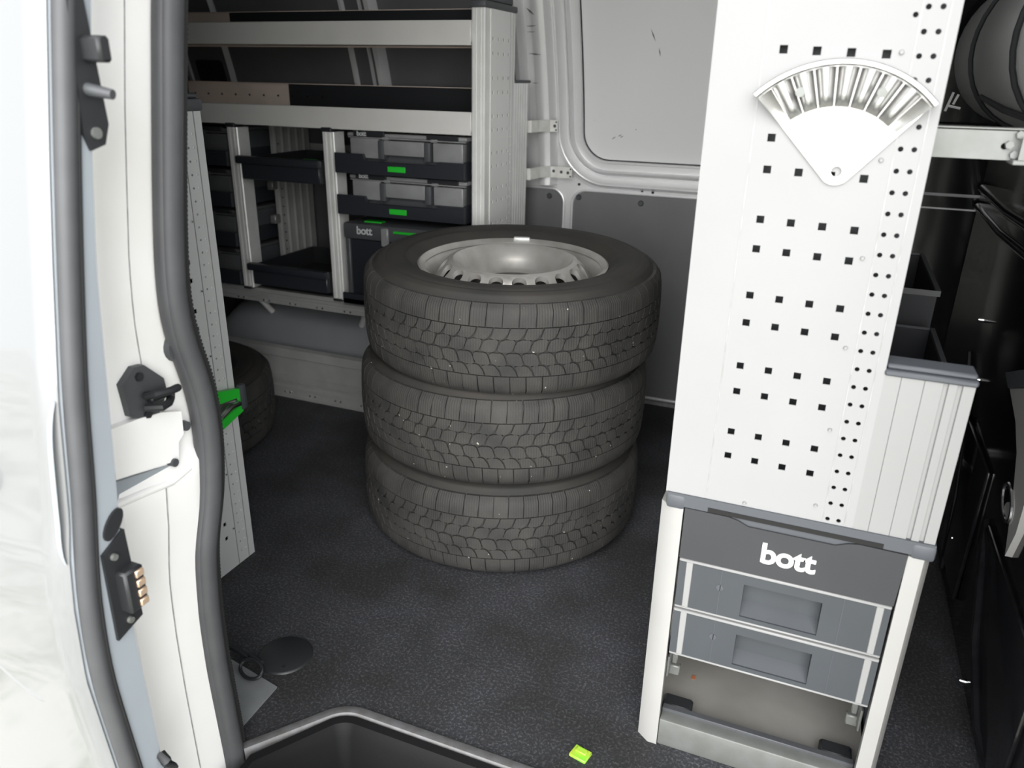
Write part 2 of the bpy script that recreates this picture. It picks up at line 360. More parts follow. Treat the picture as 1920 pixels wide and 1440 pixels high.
pane = MB(); pp = dense(rrect(-0.772, 0.50, 0.828, 1.68, 0.085, 10))
def fillplate(pts, d, t, rows=None):
    mb = MB(); tris = tessellate_polygon([[Vector((x, z, 0)) for x, z in pts]]); N = len(pts)
    mb._add([W(x, z, d) for x, z in pts] + [W(x, z, d - t) for x, z in pts], [tuple(q) for q in tris] + [(i, (i + 1) % N, (i + 1) % N + N, i + N) for i in range(N)])
    return mb
def gridpanel(x0, x1, z0, z1, d, n=20): return MB().grid(lambda u, v: W(x0 + (x1 - x0) * u, z0 + (z1 - z0) * v, d), 4, n)
P('window_blank', gridpanel(-0.775, 0.503, 0.825, 1.683, 0.003), pane_m, wall_far, 'light grey scuffed blanking panel in the window opening')
P('cab_side_lining', gridpanel(0.02, 0.62, 0.03, 0.98, 0.03).grid(lambda u, v: W(0.02 + 0.6 * u, 0.98 + 0.5 * v, 0.02), 2, 10), gloss, wall_far, 'gloss black lining beyond the tall cabinet')
P('rubber_edge', MB().tube([W(x, z, 0.005) for x, z in dense(rrect(-0.771, 0.499, 0.829, 1.679, 0.084, 10))], 0.0022, 6, True, up=(0, 1, 0)), rubber_b, wall_far)
# pillar with its recess and the neighbouring bay's frame
P('pillar', MB().grid(lambda u, v: W(-0.932 + 0.068 * u, 0.74 + 0.95 * v, (0.0, 0.040, 0.046, 0.046, 0.040, 0.0)[round(u * 5)]), 5, 24), paint, wall_far)
PROF2 = [(-0.002, -0.01), (0.0, 0.012), (0.006, 0.026), (0.022, 0.026), (0.030, 0.02), (0.034, 0.0)]
PROF2 = [(o, d * 1.8) for o, d in PROF2]
ring_moulding('bay_moulding', -1.47, -0.990, 0.83, 1.68, 0.09, PROF2, paint)
P('bay_panel', gridpanel(-1.468, -0.992, 0.83, 1.69, 0.002), board, wall_far)
# upper rear bays behind the shelves
for x0, x1 in ((-2.13, -1.48), (-2.72, -2.36)): P('bay_panel', gridpanel(x0, x1, 0.83, 1.70, 0.01), board if x1 > -2.2 else board2, wall_far)
for x, w in ((-1.60, 0.030), (-1.528, 0.012), (-1.503, 0.010), (-2.147, 0.008), (-2.335, 0.010)):
    P('rib', MB().grid(lambda u, v: W(x - w / 2 + w * u, 0.8 + 0.9 * v, (0, 0.022, 0.022, 0)[round(u * 3)]), 3, 20), paint, wall_far)
P('frame_post', MB().grid(lambda u, v: W(-2.33 + 0.18 * u, 0.8 + 0.9 * v, 0.012), 2, 20), board, wall_far)
P('access_hole', fillplate(rrect(-2.30, -2.175, 0.98, 1.115, 0.015), 0.016, 0.01), hole_m, wall_far, 'black square opening in the rear frame')
# lower hardboard panels, beads and rivets
for nm, x0, x1 in (('lower_board', -0.803, 0.60), ('lower_board', -1.30, -0.842), ('lower_board', -2.70, -1.34)):
    o = P(nm, fillplate(rrect(x0, x1, 0.025, 0.722, 0.045, 8), 0.006, 0.006), board2 if x1 > -1.0 else board, wall_far, 'dark grey lower lining board')  # rear board takes the darker copy, for the shade behind the shelves
    P('bead', MB().tube([W(x, z, 0.006) for x, z in rrect(x0 - 0.005, x1 + 0.005, 0.02, 0.727, 0.048, 8)], 0.0045, 8, True, up=(0, 1, 0)), paint, o)
for x, z in ((-0.785, 0.703), (-0.571, 0.698), (-0.89, 0.700), (-0.87, 0.40)):
    P('rivet', MB().cyl(W(x, z, 0.004), W(x, z, 0.011), 0.011, 0.007, 14), dkplast, wall_far)
for x, z in ((-0.787, 0.745), (-0.57, 0.738), (-0.535, 0.735)):
    P('fixing_hole', MB().cyl(W(x, z, 0.0), W(x, z, 0.0045), 0.0045, n=10), hole_m, wall_far)
for (xa, za, xb, zb, w) in ((-0.56, 1.215, -0.545, 1.18, 0.004), (-0.535, 1.165, -0.53, 1.14, 0.004), (-0.68, 0.895, -0.665, 0.905, 0.003), (-0.66, 0.905, -0.645, 0.912, 0.003), (-0.652, 0.902, -0.64, 0.908, 0.003),
                            (-0.602, 0.93, -0.599, 0.928, 0.004), (-0.93, 1.27, -0.905, 1.25, 0.006), (-0.935, 1.22, -0.90, 1.222, 0.003), (-0.935, 1.205, -0.905, 1.205, 0.002), (-0.935, 1.145, -0.89, 1.142, 0.004), (-0.93, 1.06, -0.905, 1.06, 0.002)):
    d = 0.0035 if xa > -0.8 else 0.0468
    dx, dz = xb - xa, zb - za; L = math.hypot(dx, dz); nx, nz2 = -dz / L * w / 2, dx / L * w / 2
    q = MB(); q._add([W(*p, d) for p in ((xa, za), (xa + dx * .5 + nx, za + dz * .5 + nz2), (xb, zb), (xa + dx * .5 - nx, za + dz * .5 - nz2))], [(0, 1, 2, 3)])
    P('scuff', q, board, wall_far)
P('skirting_strip', MB().box(-1.30, 0.6, 2.528, 2.545, 0, 0.012), lip_m, wall_far)

# rear end, front end, roof, near side
ST('wall_rear', MB().box(-2.79, -2.75, 0.70, 2.62, -0.03, 1.78), board)
ST('ceiling', MB().box(-2.79, 0.95, 0.70, 2.66, 1.75, 1.80), headliner)
ST('wall_cab_unseen', MB().box(0.90, 0.95, 0.80, 2.66, -0.05, 0.90), headliner)  # unseen low wall, cab left open above to let sky light in
YB = [(-0.2, 0.735), (0.0, 0.735), (0.2, 0.727), (0.3, 0.728), (0.405, 0.738), (0.48, 0.765), (0.56, 0.777), (0.62, 0.778), (0.67, 0.772), (0.72, 0.757), (0.78, 0.750), (0.85, 0.757), (0.95, 0.774), (1.15, 0.812), (1.35, 0.862), (1.6, 0.94)]
YB2 = [(-0.2, 0.735), (0.3, 0.730), (0.8, 0.748), (0.95, 0.774), (1.15, 0.812), (1.35, 0.862), (1.6, 0.94)]
ST('wall_near', MB().grid(lambda u, v: (-0.83 - 1.92 * u, interp(YB2, -0.2 + 1.8 * v) + 0.02, -0.2 + 1.8 * v), 3, 30), board, fix=False)
ST('wall_outer', MB().grid(lambda u, v: (-0.83 - 1.92 * u, interp(YB2, -0.2 + 1.8 * v) - 0.10, -0.2 + 1.8 * v), 3, 30), paint, fix=False)
fj = ST('wall_pillar', MB().box(0.43, 0.96, 0.58, 0.80, -0.35, 1.75, 0.02, 3), jamb_paint, 'silver front pillar and closed cab door skin')
P('pillar_seal', MB().tube([(0.425, 0.76, z) for z in zs(-0.3, 1.6, 20)], 0.014, 10, up=(1, 0, 0)), rubber, fj)
ST('wall_header', MB().box(-2.75, 0.95, 0.80, 0.95, 1.58, 1.78), paint)

# ------------------------------------------------------------------ rear jamb of the door opening
JO = [(-0.3, 0.60), (0.08, 0.60), (0.37, 0.602), (0.5, 0.61), (0.65, 0.625), (0.85, 0.645), (1.03, 0.675), (1.15, 0.70), (1.4, 0.77), (1.6, 0.83)]
def jamb(u, v):
    z = -0.6 + 2.2 * v; y0 = interp(JO, z) - 0.03; y1 = interp(YB, z) + 0.02
    a = [0.035, 0.012, 0.0, 0.0, 0.0, 0.0, 0.0, 0.003, 0.012][round(u * 8)]
    f = [0, .06, .16, .3, .45, .6, .75, .9, 1][round(u * 8)]
    low = 0.012 if z < 0.55 else 0.0
    return (-0.80 - a + low * (1 if 0.1 < f < 0.95 else 0), y0 + (y1 - y0) * f, z)
jw = ST('wall_jamb', MB().grid(jamb, 8, 90), jamb_paint, 'silver white door jamb behind the open sliding door', fix=False)
# press line running down the jamb
P('seam', MB().tube([(-0.7995 + (0.0125 if z < 0.56 else 0), interp(JO, z) + 0.02 + 0.40 * (interp(YB, z) - interp(JO, z)) - 0.01, z) for z in zs(-0.25, 1.5, 60)], 0.0009, 5, up=(1, 0, 0)), lip_m, jw)
# guide housing below the striker
gh = P('guide_housing', MB().plate([(0.615, 0.655), (0.66, 0.652), (0.70, 0.646), (0.735, 0.634), (0.733, 0.600), (0.722, 0.592), (0.718, 0.566), (0.615, 0.586)], [], FX(-0.788), 0.03), jamb_paint, jw)
P('guide_slot_shade', MB().plate([(0.615, 0.580), (0.712, 0.562), (0.705, 0.538), (0.615, 0.556)], [], FX(-0.794), 0.006), edge_paint, jw, 'shadowed guide opening under the housing')  # solid grey plate stands for the shade inside the opening
P('ledge', MB().tube([(-0.792, 0.60, 0.552), (-0.790, 0.66, 0.546), (-0.790, 0.70, 0.540), (-0.792, 0.735, 0.545)], 0.006, 10, up=(1, 0, 0)), jamb_paint, jw)
P('guide_screw', MB().cyl((-0.795, 0.708, 0.567), (-0.784, 0.708, 0.567), 0.006, n=10), dkplast, jw)
for y, z, r in ((0.752, 0.722, 0.022), (0.745, 0.606, 0.008)):
    P('blind_plug', MB().cyl((-0.806, y, z), (-0.792, y, z), r, r * 0.85, 18), dkplast, jw)

seal = thing('door_seal', 'thick dark grey rubber seal running down the door jamb', 'seal', (-0.79, 0.75, 0))
zz = zs(-0.55, 1.55, 110)
path = [(-0.790, interp(YB, z), z) for z in zz]
def smoothp(p, n=3):
    for _ in range(n): p = [p[0]] + [tuple((a + 2 * c + d) / 4 for a, c, d in zip(p[i - 1], p[i], p[i + 1])) for i in range(1, len(p) - 1)] + [p[-1]]
    return p
path = smoothp(path)
P('seal_bulb', MB().sweep(path, [(0.018 * math.cos(t), 0.0185 * math.sin(t)) for t in [2 * PI * i / 14 for i in range(14)]], up=(1, 0, 0)), rubber, seal)
P('seal_lip', MB().sweep([(x - 0.002, y - 0.014, z) for x, y, z in path], [(0.007 * math.cos(t), 0.010 * math.sin(t)) for t in [2 * PI * i / 10 for i in range(10)]], up=(1, 0, 0)), rubber, seal)
P('inner_clip_strip', MB().sweep([(x - 0.004, y + 0.019, z) for x, y, z in path], [(-0.007, -0.01), (0.007, -0.01), (0.007, 0.01), (-0.007, 0.01)], up=(1, 0, 0)), rubber_b, seal)
mb = MB()
for i in range(280):
    z = -0.18 + i * 0.0060; y = interp([(q[2], q[1]) for q in path], z)
    mb.box(-0.799, -0.787, y + 0.026, y + 0.0302, z, z + 0.0035)
P('clip_teeth', mb, rubber_b, seal, kind='stuff')

# striker plate
sp_ = thing('door_striker', 'black striker plate with a hooked catch on the white jamb', 'latch', (-0.80, 0.68, 0.64))
P('plate', MB().plate([(0.650, 0.703), (0.672, 0.720), (0.688, 0.718), (0.716, 0.690), (0.718, 0.672), (0.704, 0.648), (0.682, 0.640), (0.654, 0.658)], [], FX(-0.790), 0.016), dkplast, sp_)
P('catch', MB().tube([(-0.784, 0.676, 0.680), (-0.770, 0.680, 0.683), (-0.764, 0.700, 0.682), (-0.768, 0.716, 0.680), (-0.78, 0.716, 0.674), (-0.780, 0.713, 0.664), (-0.770, 0.700, 0.664), (-0.766, 0.684, 0.664), (-0.784, 0.674, 0.664)], 0.0055, 8, up=(1, 0, 0)), blackpl, sp_)
P('catch_block', MB().box(-0.788, -0.777, 0.680, 0.712, 0.668, 0.678, 0.002), blackpl, sp_)
for y, z in ((0.676, 0.706), (0.680, 0.652)): P('screw', MB().cyl((-0.79, y, z), (-0.786, y, z), 0.006, n=6), blackpl, sp_)

# ------------------------------------------------------------------ the sliding door pushed back (left edge of the picture)
DO = [(-0.25, 0.535), (-0.1, 0.52), (0.1, 0.505), (0.24, 0.495), (0.392, 0.484), (0.49, 0.489), (0.555, 0.497), (0.60, 0.507), (0.744, 0.525), (0.884, 0.55), (0.988, 0.57), (1.135, 0.60), (1.4, 0.66), (1.6, 0.71)]
DI = [(-0.25, 0.575), (0.178, 0.559), (0.44, 0.558), (0.554, 0.563), (0.69, 0.578), (0.874, 0.595), (1.038, 0.622), (1.139, 0.645), (1.4, 0.705), (1.6, 0.75)]
def outer(u, v):
    z = -0.25 + 1.85 * v; x = -0.735 - 1.25 * u * u if u > 0.2 else -0.735 - 0.25 * u
    y = interp(DO, z) + (0.010 if u == 0 else 0.002 if u < 0.06 else 0) - 0.0
    return (x, y - 0.012, z)
door = ST('door_1', MB().grid(outer, 24, 90), paint_out, 'open silver white sliding door pushed back beside the opening', fix=False)
P('door_edge', MB().grid(lambda u, v: (-0.735 + (0.015 if 0.01 < u < 0.99 else -0.004), interp(DO, -0.25 + 1.85 * v) + u * (interp(DI, -0.25 + 1.85 * v) - interp(DO, -0.25 + 1.85 * v)), -0.25 + 1.85 * v), 6, 60), edge_paint, door, 'grey blue leading edge of the door', fix=False)
P('door_inner_skin', MB().grid(lambda u, v: (-0.737 - 1.2 * u, interp(DI, -0.25 + 1.85 * v), -0.25 + 1.85 * v), 3, 60), paint, door, fix=False)
dpath = smoothp([(-0.726, interp(DO, z) + 0.010, z) for z in zs(-0.25, 1.55, 80)], 4)
P('edge_seal', MB().sweep(dpath, [(0.0115 * math.cos(t), 0.0115 * math.sin(t)) for t in [2 * PI * i / 12 for i in range(12)]], up=(1, 0, 0)), rubber, door, 'dark rubber tube along the door edge')
P('edge_seal_lip', MB().sweep([(x + 0.006, y + 0.009, z) for x, y, z in dpath], [(0.0035 * math.cos(t), 0.0035 * math.sin(t)) for t in [2 * PI * i / 8 for i in range(8)]], up=(1, 0, 0)), rubber_b, door)
# creases and side moulding end
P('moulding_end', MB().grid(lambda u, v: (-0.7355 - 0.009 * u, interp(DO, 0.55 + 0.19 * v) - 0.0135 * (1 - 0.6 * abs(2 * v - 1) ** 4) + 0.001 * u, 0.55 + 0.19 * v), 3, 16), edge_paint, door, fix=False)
P('wheel_arch_lip', MB().tube([(-0.80 - 0.02 * i, interp(DO, 0.335 + 0.0022 * i * i) - 0.0085 + 0.003 * (i == 0), 0.335 + 0.0022 * i * i) for i in range(10)], 0.005, 8, up=(0, 1, 0)), paint_out, door)
hd = P('door_handle', MB().sweep([(-0.835, 0.508, 0.632), (-0.842, 0.496, 0.632), (-0.86, 0.490, 0.632), (-0.90, 0.487, 0.633), (-0.95, 0.490, 0.634), (-0.97, 0.505, 0.634)], [(0.009 * math.cos(t), 0.018 * math.sin(t)) for t in [2 * PI * i / 14 for i in range(14)]]), case_blue, door, 'rounded grey pull handle')
P('handle_cup', MB().sweep([(-0.825, 0.511, 0.632), (-0.84, 0.507, 0.632), (-0.97, 0.507, 0.632), (-0.985, 0.511, 0.632)], [(0.006 * math.cos(t), 0.026 * math.sin(t)) for t in [2 * PI * i / 14 for i in range(14)]]), dkplast, hd)
# hardware on the door's leading edge (plane x = -0.72)
XD = -0.7195
ul = P('upper_lock', MB().plate([(0.624, 1.16), (0.630, 1.02), (0.622, 1.00), (0.604, 0.995), (0.598, 1.012), (0.606, 1.16)], [], FX(XD + 0.004), 0.012), blackpl, door)
P('lock_pin', MB().cyl((XD, 0.612, 1.055), (XD + 0.030, 0.618, 1.05), 0.007, 0.005, 12), dkplast, ul)
P('lock_tab', MB().box(XD, XD + 0.028, 0.612, 0.628, 1.08, 1.105, 0.003), blackpl, ul)
P('lock_screw', MB().cyl((XD + 0.004, 0.612, 1.012), (XD + 0.007, 0.612, 1.012), 0.006, n=10), galv, ul)
P('oval_plug', MB().plate([(0.545 + 0.015 * math.cos(t), 0.578 + 0.0135 * math.sin(t) + 0.010 * math.cos(t)) for t in [2 * PI * i / 18 for i in range(18)]], [], FX(XD + 0.003), 0.006), blackpl, door)
ct = P('contact_plate', MB().plate([(0.522, 0.548), (0.556, 0.566), (0.559, 0.440), (0.520, 0.428)], [], FX(XD + 0.004), 0.008), blackpl, door)
P('contact_block', MB().box(XD, XD + 0.020, 0.532, 0.560, 0.462, 0.520, 0.003), blackpl, ct)
for i in range(4): P('contact', MB().box(XD + 0.018, XD + 0.0225, 0.546, 0.558, 0.466 + 0.0135 * i, 0.4755 + 0.0135 * i, 0.001), copper, ct)
for y, z in ((0.535, 0.540), (0.540, 0.446)): P('contact_screw', MB().cyl((XD, y, z), (XD + 0.008, y, z), 0.005, 0.004, 12), galv, ct)
P('lower_latch', MB().tube([(XD, 0.548, 0.215), (XD + 0.012, 0.545, 0.210), (XD + 0.012, 0.553, 0.190), (XD, 0.556, 0.186)], 0.007, 8), blackpl, door)

# ------------------------------------------------------------------ partition on the right
wf = ST('wall_front', MB().box(0.385, 0.41, 0.80, 2.50, 0.0, 0.985, 0.006, 2), gloss, 'gloss black partition behind the cab')
for z in (0.815, 0.765): P('pressed_ridge', MB().tube([(0.388, 2.49, z), (0.388, 2.1, z - 0.01), (0.388, 1.7, z), (0.388, 0.85, z + 0.01)], 0.012, 12), gloss, wf)
P('pressed_panel', MB().box(0.376, 0.386, 1.62, 2.05, 0.05, 0.36, 0.006, 2), gloss, wf)
P('pressed_panel', MB().box(0.376, 0.386, 1.08, 1.52, 0.05, 0.30, 0.006, 2), gloss, wf)
P('vertical_bead', MB().tube([(0.384, 2.1, 0.46), (0.378, 1.9, 0.34), (0.378, 1.82, 0.20), (0.382, 1.80, 0.02)], 0.007, 8), gloss, wf)
P('vertical_bead', MB().tube([(0.384, 1.55, 0.29), (0.374, 1.46, 0.24), (0.372, 1.36, 0.13), (0.374, 1.22, 0.06), (0.384, 1.15, 0.05)], 0.009, 8), gloss, wf)
for y, z in ((1.93, 0.45), (2.05, 0.56), (1.75, 0.13), (1.40, 0.02)): P('partition_screw', MB().cyl((0.386, y, z), (0.374, y, z), 0.006, 0.004, 10), steel, wf)
FXN = lambda x: (lambda u, v, w: (x + w, u, v))
bp_ = P('pale_reflection', MB().plate([(1.614, 0.543), (1.516, 0.515), (1.455, 0.479), (1.412, 0.426), (1.354, 0.329), (1.333, 0.387), (1.336, 0.456), (1.348, 0.576), (1.404, 0.621)], [], FXN(0.374), 0.012), post_m, wf, 'pale curved reflection built as a plate on the black partition')  # added plate; its pale tone stands for a reflection in the gloss
P('grey_block', MB().plate([(1.667, 0.557), (1.617, 0.542), (1.455, 0.604), (1.485, 0.628)], [], FXN(0.372), 0.014), cap_m, wf)
oc = P('eye_ring', MB().tube([(0.372, y, z) for y, z in [(1.390, 0.414), (1.383, 0.408), (1.378, 0.402), (1.376, 0.395), (1.376, 0.389), (1.379, 0.383), (1.385, 0.379), (1.392, 0.376), (1.402, 0.374), (1.412, 0.375), (1.423, 0.377), (1.433, 0.380), (1.443, 0.386), (1.450, 0.392), (1.455, 0.399), (1.458, 0.405), (1.457, 0.412), (1.453, 0.418), (1.447, 0.422), (1.439, 0.425), (1.429, 0.426), (1.419, 0.425), (1.408, 0.423), (1.398, 0.419)]], 0.004, 8, True, up=(1, 0, 0)), steel, wf, 'bright oval ring')
P('eye_insert', MB().plate([(1.376, 0.405), (1.372, 0.400), (1.373, 0.393), (1.378, 0.386), (1.386, 0.380), (1.397, 0.375), (1.409, 0.373), (1.420, 0.373), (1.428, 0.376), (1.432, 0.381), (1.432, 0.388), (1.426, 0.395), (1.417, 0.401), (1.406, 0.406), (1.394, 0.408), (1.384, 0.408)], [], FXN(0.373), 0.01), strip_m, wf)
tk = thing('strapped_tank', 'silver grey cylinder with black straps beyond the tall white cabinet', 'tank', (0.40, 1.75, 0.99))
def cylY(cx, cz, r, y0, y1, n=40, e=0.03):
    prof = [(0, y0), (r * 0.8, y0), (r * 0.96, y0 + e * 0.3), (r, y0 + e), (r, y1 - e), (r * 0.9, y1), (0, y1)]
    return MB().lathe([(a, h) for a, h in prof], n).xf(Matrix.Translation((cx, 0, cz)) @ Matrix.Rotation(-PI / 2, 4, 'X'))
P('shell', cylY(0.40, 1.155, 0.168, 1.36, 2.35), tank_m, tk)
for y in (1.50, 1.98): P('strap', MB().tube([(0.40 + 0.171 * math.cos(t), y - 0.05 * math.sin(t), 1.155 + 0.171 * math.sin(t)) for t in [2 * PI * i / 40 for i in range(40)]], 0.006, 8, True, up=(0, 1, 0)), blackpl, tk)
P('strap_tail', MB().tube([(0.262, 1.96, 1.055), (0.275, 1.75, 1.035), (0.285, 1.52, 1.025)], 0.006, 8), blackpl, tk)
T1('hook_clip', MB().tube([(0.165, 1.55, 1.065), (0.158, 1.55, 1.035)], 0.0022, 6).tube([(0.173, 1.55, 1.062), (0.168, 1.55, 1.046)], 0.0022, 6).tube([(0.160, 1.55, 1.044), (0.180, 1.55, 1.040)], 0.0022, 6), strip_m, 'small bright T shaped wire hook beside the tall white cabinet', 'hook', org=(0.165, 1.55, 1.035))
br = thing('cabinet_bracket', 'zinc plated cross bracket bolted to the tall cabinet', 'bracket', (0.15, 1.13, 0.99))
P('angle', MB().plate(rect(0.106, 0.300, 0.992, 1.027), [circ(0.186, 1.008, 0.004)], FY(1.12), 0.003).box(0.106, 0.300, 1.12, 1.15, 1.0255, 1.0285), galv, br)
P('rear_channel', MB().box(0.195, 0.385, 1.10, 1.14, 0.988, 0.994, 0.001).box(0.20, 0.385, 1.10, 1.104, 0.994, 1.02), galv, br)
for x, z in ((0.190, 1.010), (0.199, 1.022), (0.197, 0.999)): P('bolt', MB().cyl((x, 1.121, z), (x, 1.112, z), 0.0048, n=6), galv, br)

# ================================================================== WHEELS
RT = 0.356
def crown(v):  # tread radius at height v from mid plane
    a = abs(v)
    return RT - 0.10 * a * a * 6 if a < 0.082 else RT - 0.10 * 0.082 ** 2 * 6 - (a - 0.082) * 0.55 - ((a - 0.082) * 28) ** 2 * 0.02
def tyre_mesh():
    half = [(0.216, 0.080), (0.228, 0.093), (0.238, 0.103), (0.246, 0.1085), (0.252, 0.1122), (0.255, 0.1123), (0.257, 0.1116), (0.268, 0.1138), (0.285, 0.1158), (0.298, 0.1157), (0.300, 0.1146), (0.303, 0.1140), (0.306, 0.1148), (0.310, 0.1142), (0.318, 0.1105), (0.321, 0.109), (0.323, 0.106), (0.329, 0.101), (0.337, 0.093), (crown(0.085) - 0.0055, 0.084)]
    mid = [(crown(v) - 0.0055, v) for v in (0.06, 0.03, 0, -0.03, -0.06)]
    prof = half + mid + [(r, -z) for r, z in reversed(half)] + [(0.214, -0.078), (0.214, 0.078)]
    return MB().lathe(prof, 128, closed=True).mesh('tyre', tyre_m)
def tread_mesh():
    mb = MB(); N = 66; dt = 2 * PI / N
    def block(th, pts):
        # pts: rows of (v, left fraction, right fraction) in units of a pitch
        top, low = [], []
        nu = 2
        for v, l, r in pts:
            for i in range(nu + 1):
                a = th + (l + (r - l) * i / nu) * dt; R_ = crown(v)
                top.append((R_ * math.cos(a), R_ * math.sin(a), v)); q = R_ - 0.0075
                low.append((q * math.cos(a), q * math.sin(a), v))
        k = nu + 1; m_ = len(pts); n = k * m_
        fs = [(i * k + j, i * k + j + 1, (i + 1) * k + j + 1, (i + 1) * k + j) for i in range(m_ - 1) for j in range(nu)]
        rim = [j for j in range(k)] + [i * k + k - 1 for i in range(1, m_)] + [(m_ - 1) * k + j for j in range(k - 2, -1, -1)] + [i * k for i in range(m_ - 2, 0, -1)]
        fs += [(rim[i], rim[i - 1], rim[i - 1] + n, rim[i] + n) for i in range(len(rim))]
        mb._add(top + low, fs)
    g = 0.032
    for i in range(N):
        th = i * dt + random.uniform(-0.02, 0.02) * dt; j = random.uniform(-0.03, 0.03)
        for s in (1, -1):
            off = 0.0 if s > 0 else 0.5
            block(th + off * dt, [(s * 0.0985, g + j, 1 - g + j), (s * 0.093, g + j, 1 - g + j), (s * 0.085, g + j, 1 - g + j), (s * 0.068, g - 0.03, 1 - g - 0.03), (s * 0.054, g - 0.05, 1 - g - 0.05)])
            block(th + (off + 0.3) * dt, [(s * 0.0518, g + 0.16, 1 - g + 0.12), (s * 0.041, g + 0.05, 1 - g + 0.02), (s * 0.031, g - 0.08, 1 - g - 0.2), (s * 0.0285, g + 0.1, 1 - g - 0.36)])
            block(th + (off + 0.72) * dt, [(s * 0.0280, g + 0.42, 1 - g - 0.06), (s * 0.0245, g + 0.14, 1 - g + 0.06), (s * 0.014, g - 0.02, 1 - g - 0.02), (s * 0.005, g - 0.06, 1 - g - 0.12), (s * 0.0012, g + 0.10, 1 - g - 0.30)])
    return mb.mesh('tread', tread_m, smooth=0.5)
def rim_mesh():
    prof = [(0.205, -0.085), (0.218, -0.088), (0.218, -0.092), (0.199, -0.080), (0.196, -0.06), (0.180, -0.03), (0.180, 0.0), (0.197, 0.032), (0.2005, 0.050), (0.203, 0.070), (0.210, 0.078), (0.219, 0.088), (0.226, 0.090), (0.2275, 0.0945), (0.223, 0.097), (0.216, 0.093), (0.211, 0.085)]
    return MB().lathe(prof, 96).mesh('rim', rim_m)
def disc_mesh():
    # profile from the rim inwards: slope with slots, crest, bowl, hub face
    prof = [(0.197, 0.032), (0.195, 0.040), (0.191, 0.052), (0.174, 0.080), (0.163, 0.093), (0.154, 0.1005), (0.143, 0.103), (0.132, 0.096), (0.116, 0.068), (0.104, 0.050), (0.095, 0.042), (0.086, 0.0395)]
    def pt(sv, a):
        sv = max(0, min(len(prof) - 1.0001, sv)); i = int(sv); f = sv - i
        r = prof[i][0] + (prof[i + 1][0] - prof[i][0]) * f; z = prof[i][1] + (prof[i + 1][1] - prof[i][1]) * f
        return (r * math.cos(a), r * math.sin(a), z)
    mb = MB(); N = 20
    for kx in range(N):
        a0 = 2 * PI * kx / N; da = 2 * PI / N
        # slotted cell between profile stations 1 and 5
        out, inn = [], []
        M_ = 24
        for q in range(M_):
            t = 2 * PI * q / M_; c, s_ = math.cos(t), math.sin(t); mmx = max(abs(c), abs(s_))
            ou, ov = c / mmx, s_ / mmx
            out.append(pt(3.0 + 2.0 * ov, a0 + da * (0.5 + 0.5 * ou)))
            inn.append(pt(3.68 + 1.22 * s_, a0 + da * (0.5 + 0.315 * c)))
        vs = out + inn; mb._add(vs, [(q, (q + 1) % M_, M_ + (q + 1) % M_, M_ + q) for q in range(M_)])
        iw = [(x * 0.985, y * 0.985, z - 0.012) for x, y, z in inn]; mb._add(inn + iw, [(q, (q + 1) % M_, M_ + (q + 1) % M_, M_ + q) for q in range(M_)])
        for sv0, sv1 in ((0, 1), (5, 6), (6, 7), (7, 8), (8, 9), (9, 10), (10, 11)):
            for h in range(4):
                b0, b1 = a0 + da * h / 4, a0 + da * (h + 1) / 4
                mb._add([pt(sv0, b0), pt(sv1, b0), pt(sv1, b1), pt(sv0, b1)], [(0, 1, 2, 3)])
    # hub face with five bolt holes and centre bore
    ou = circ(0, 0, 0.086, 80); holes = [circ(0.060 * math.cos(2 * PI * i / 5 + 0.1), 0.060 * math.sin(2 * PI * i / 5 + 0.1), 0.0105, 16) for i in range(5)] + [circ(0, 0, 0.034, 32)]
    mb.plate(ou, holes, FZ(0.0395), 0.008)
    return mb.mesh('disc', rim_m, smooth=0.6)
TY, TR, RI, DI_ = tyre_mesh(), tread_mesh(), rim_mesh(), disc_mesh()
def wheel(label, loc, rz, group):
    w = thing('wheel', label, 'wheel', loc, group, (0, 0, rz))
    up = (0, 0, 0.116)
    ty = link('tyre', TY, w, up); tr = link('tread', TR, ty); tr['kind'] = 'stuff'
    ri = link('rim', RI, w, up); link('disc', DI_, ri)
    return w
g = 'wheels stacked on the floor'
for lab, x, y, i, rz in (('bottom wheel of the three stacked on the dark floor', -0.696, 1.680, 0, 0.3), ('middle wheel sandwiched in the stack of three', -0.694, 1.6815, 1, 1.13), ('top wheel of the stack, its slotted silver steel rim showing', -0.680, 1.6925, 2, 0.0)):
    w = wheel(lab, (x, y, 0.2295 * i - (0.003 if i == 2 else 0)), rz, g)
th_ = math.radians(2.5); w.rotation_euler = Matrix.Rotation(th_, 4, Vector((0.928, 0.373, 0))).to_euler()
me = MB().box(-0.022, 0.022, 0.212, 0.229, 0.088, 0.101, 0.004, 2).mesh('balance_weight', alu)
o = link('balance_weight', me, w, (0, 0, 0.116)); o.rotation_euler = (0, 0, 0.28)
me = MB().cyl((0, 0.185, 0.05), (0, 0.192, 0.088), 0.005, 0.004, 10).mesh('valve', blackpl); o = link('valve', me, w, (0, 0, 0.116)); o.rotation_euler = (0, 0, 0.75)
wheel('dark wheel lying flat on the floor behind the left perforated panel', (-1.84, 1.62, 0), 0.5, g)

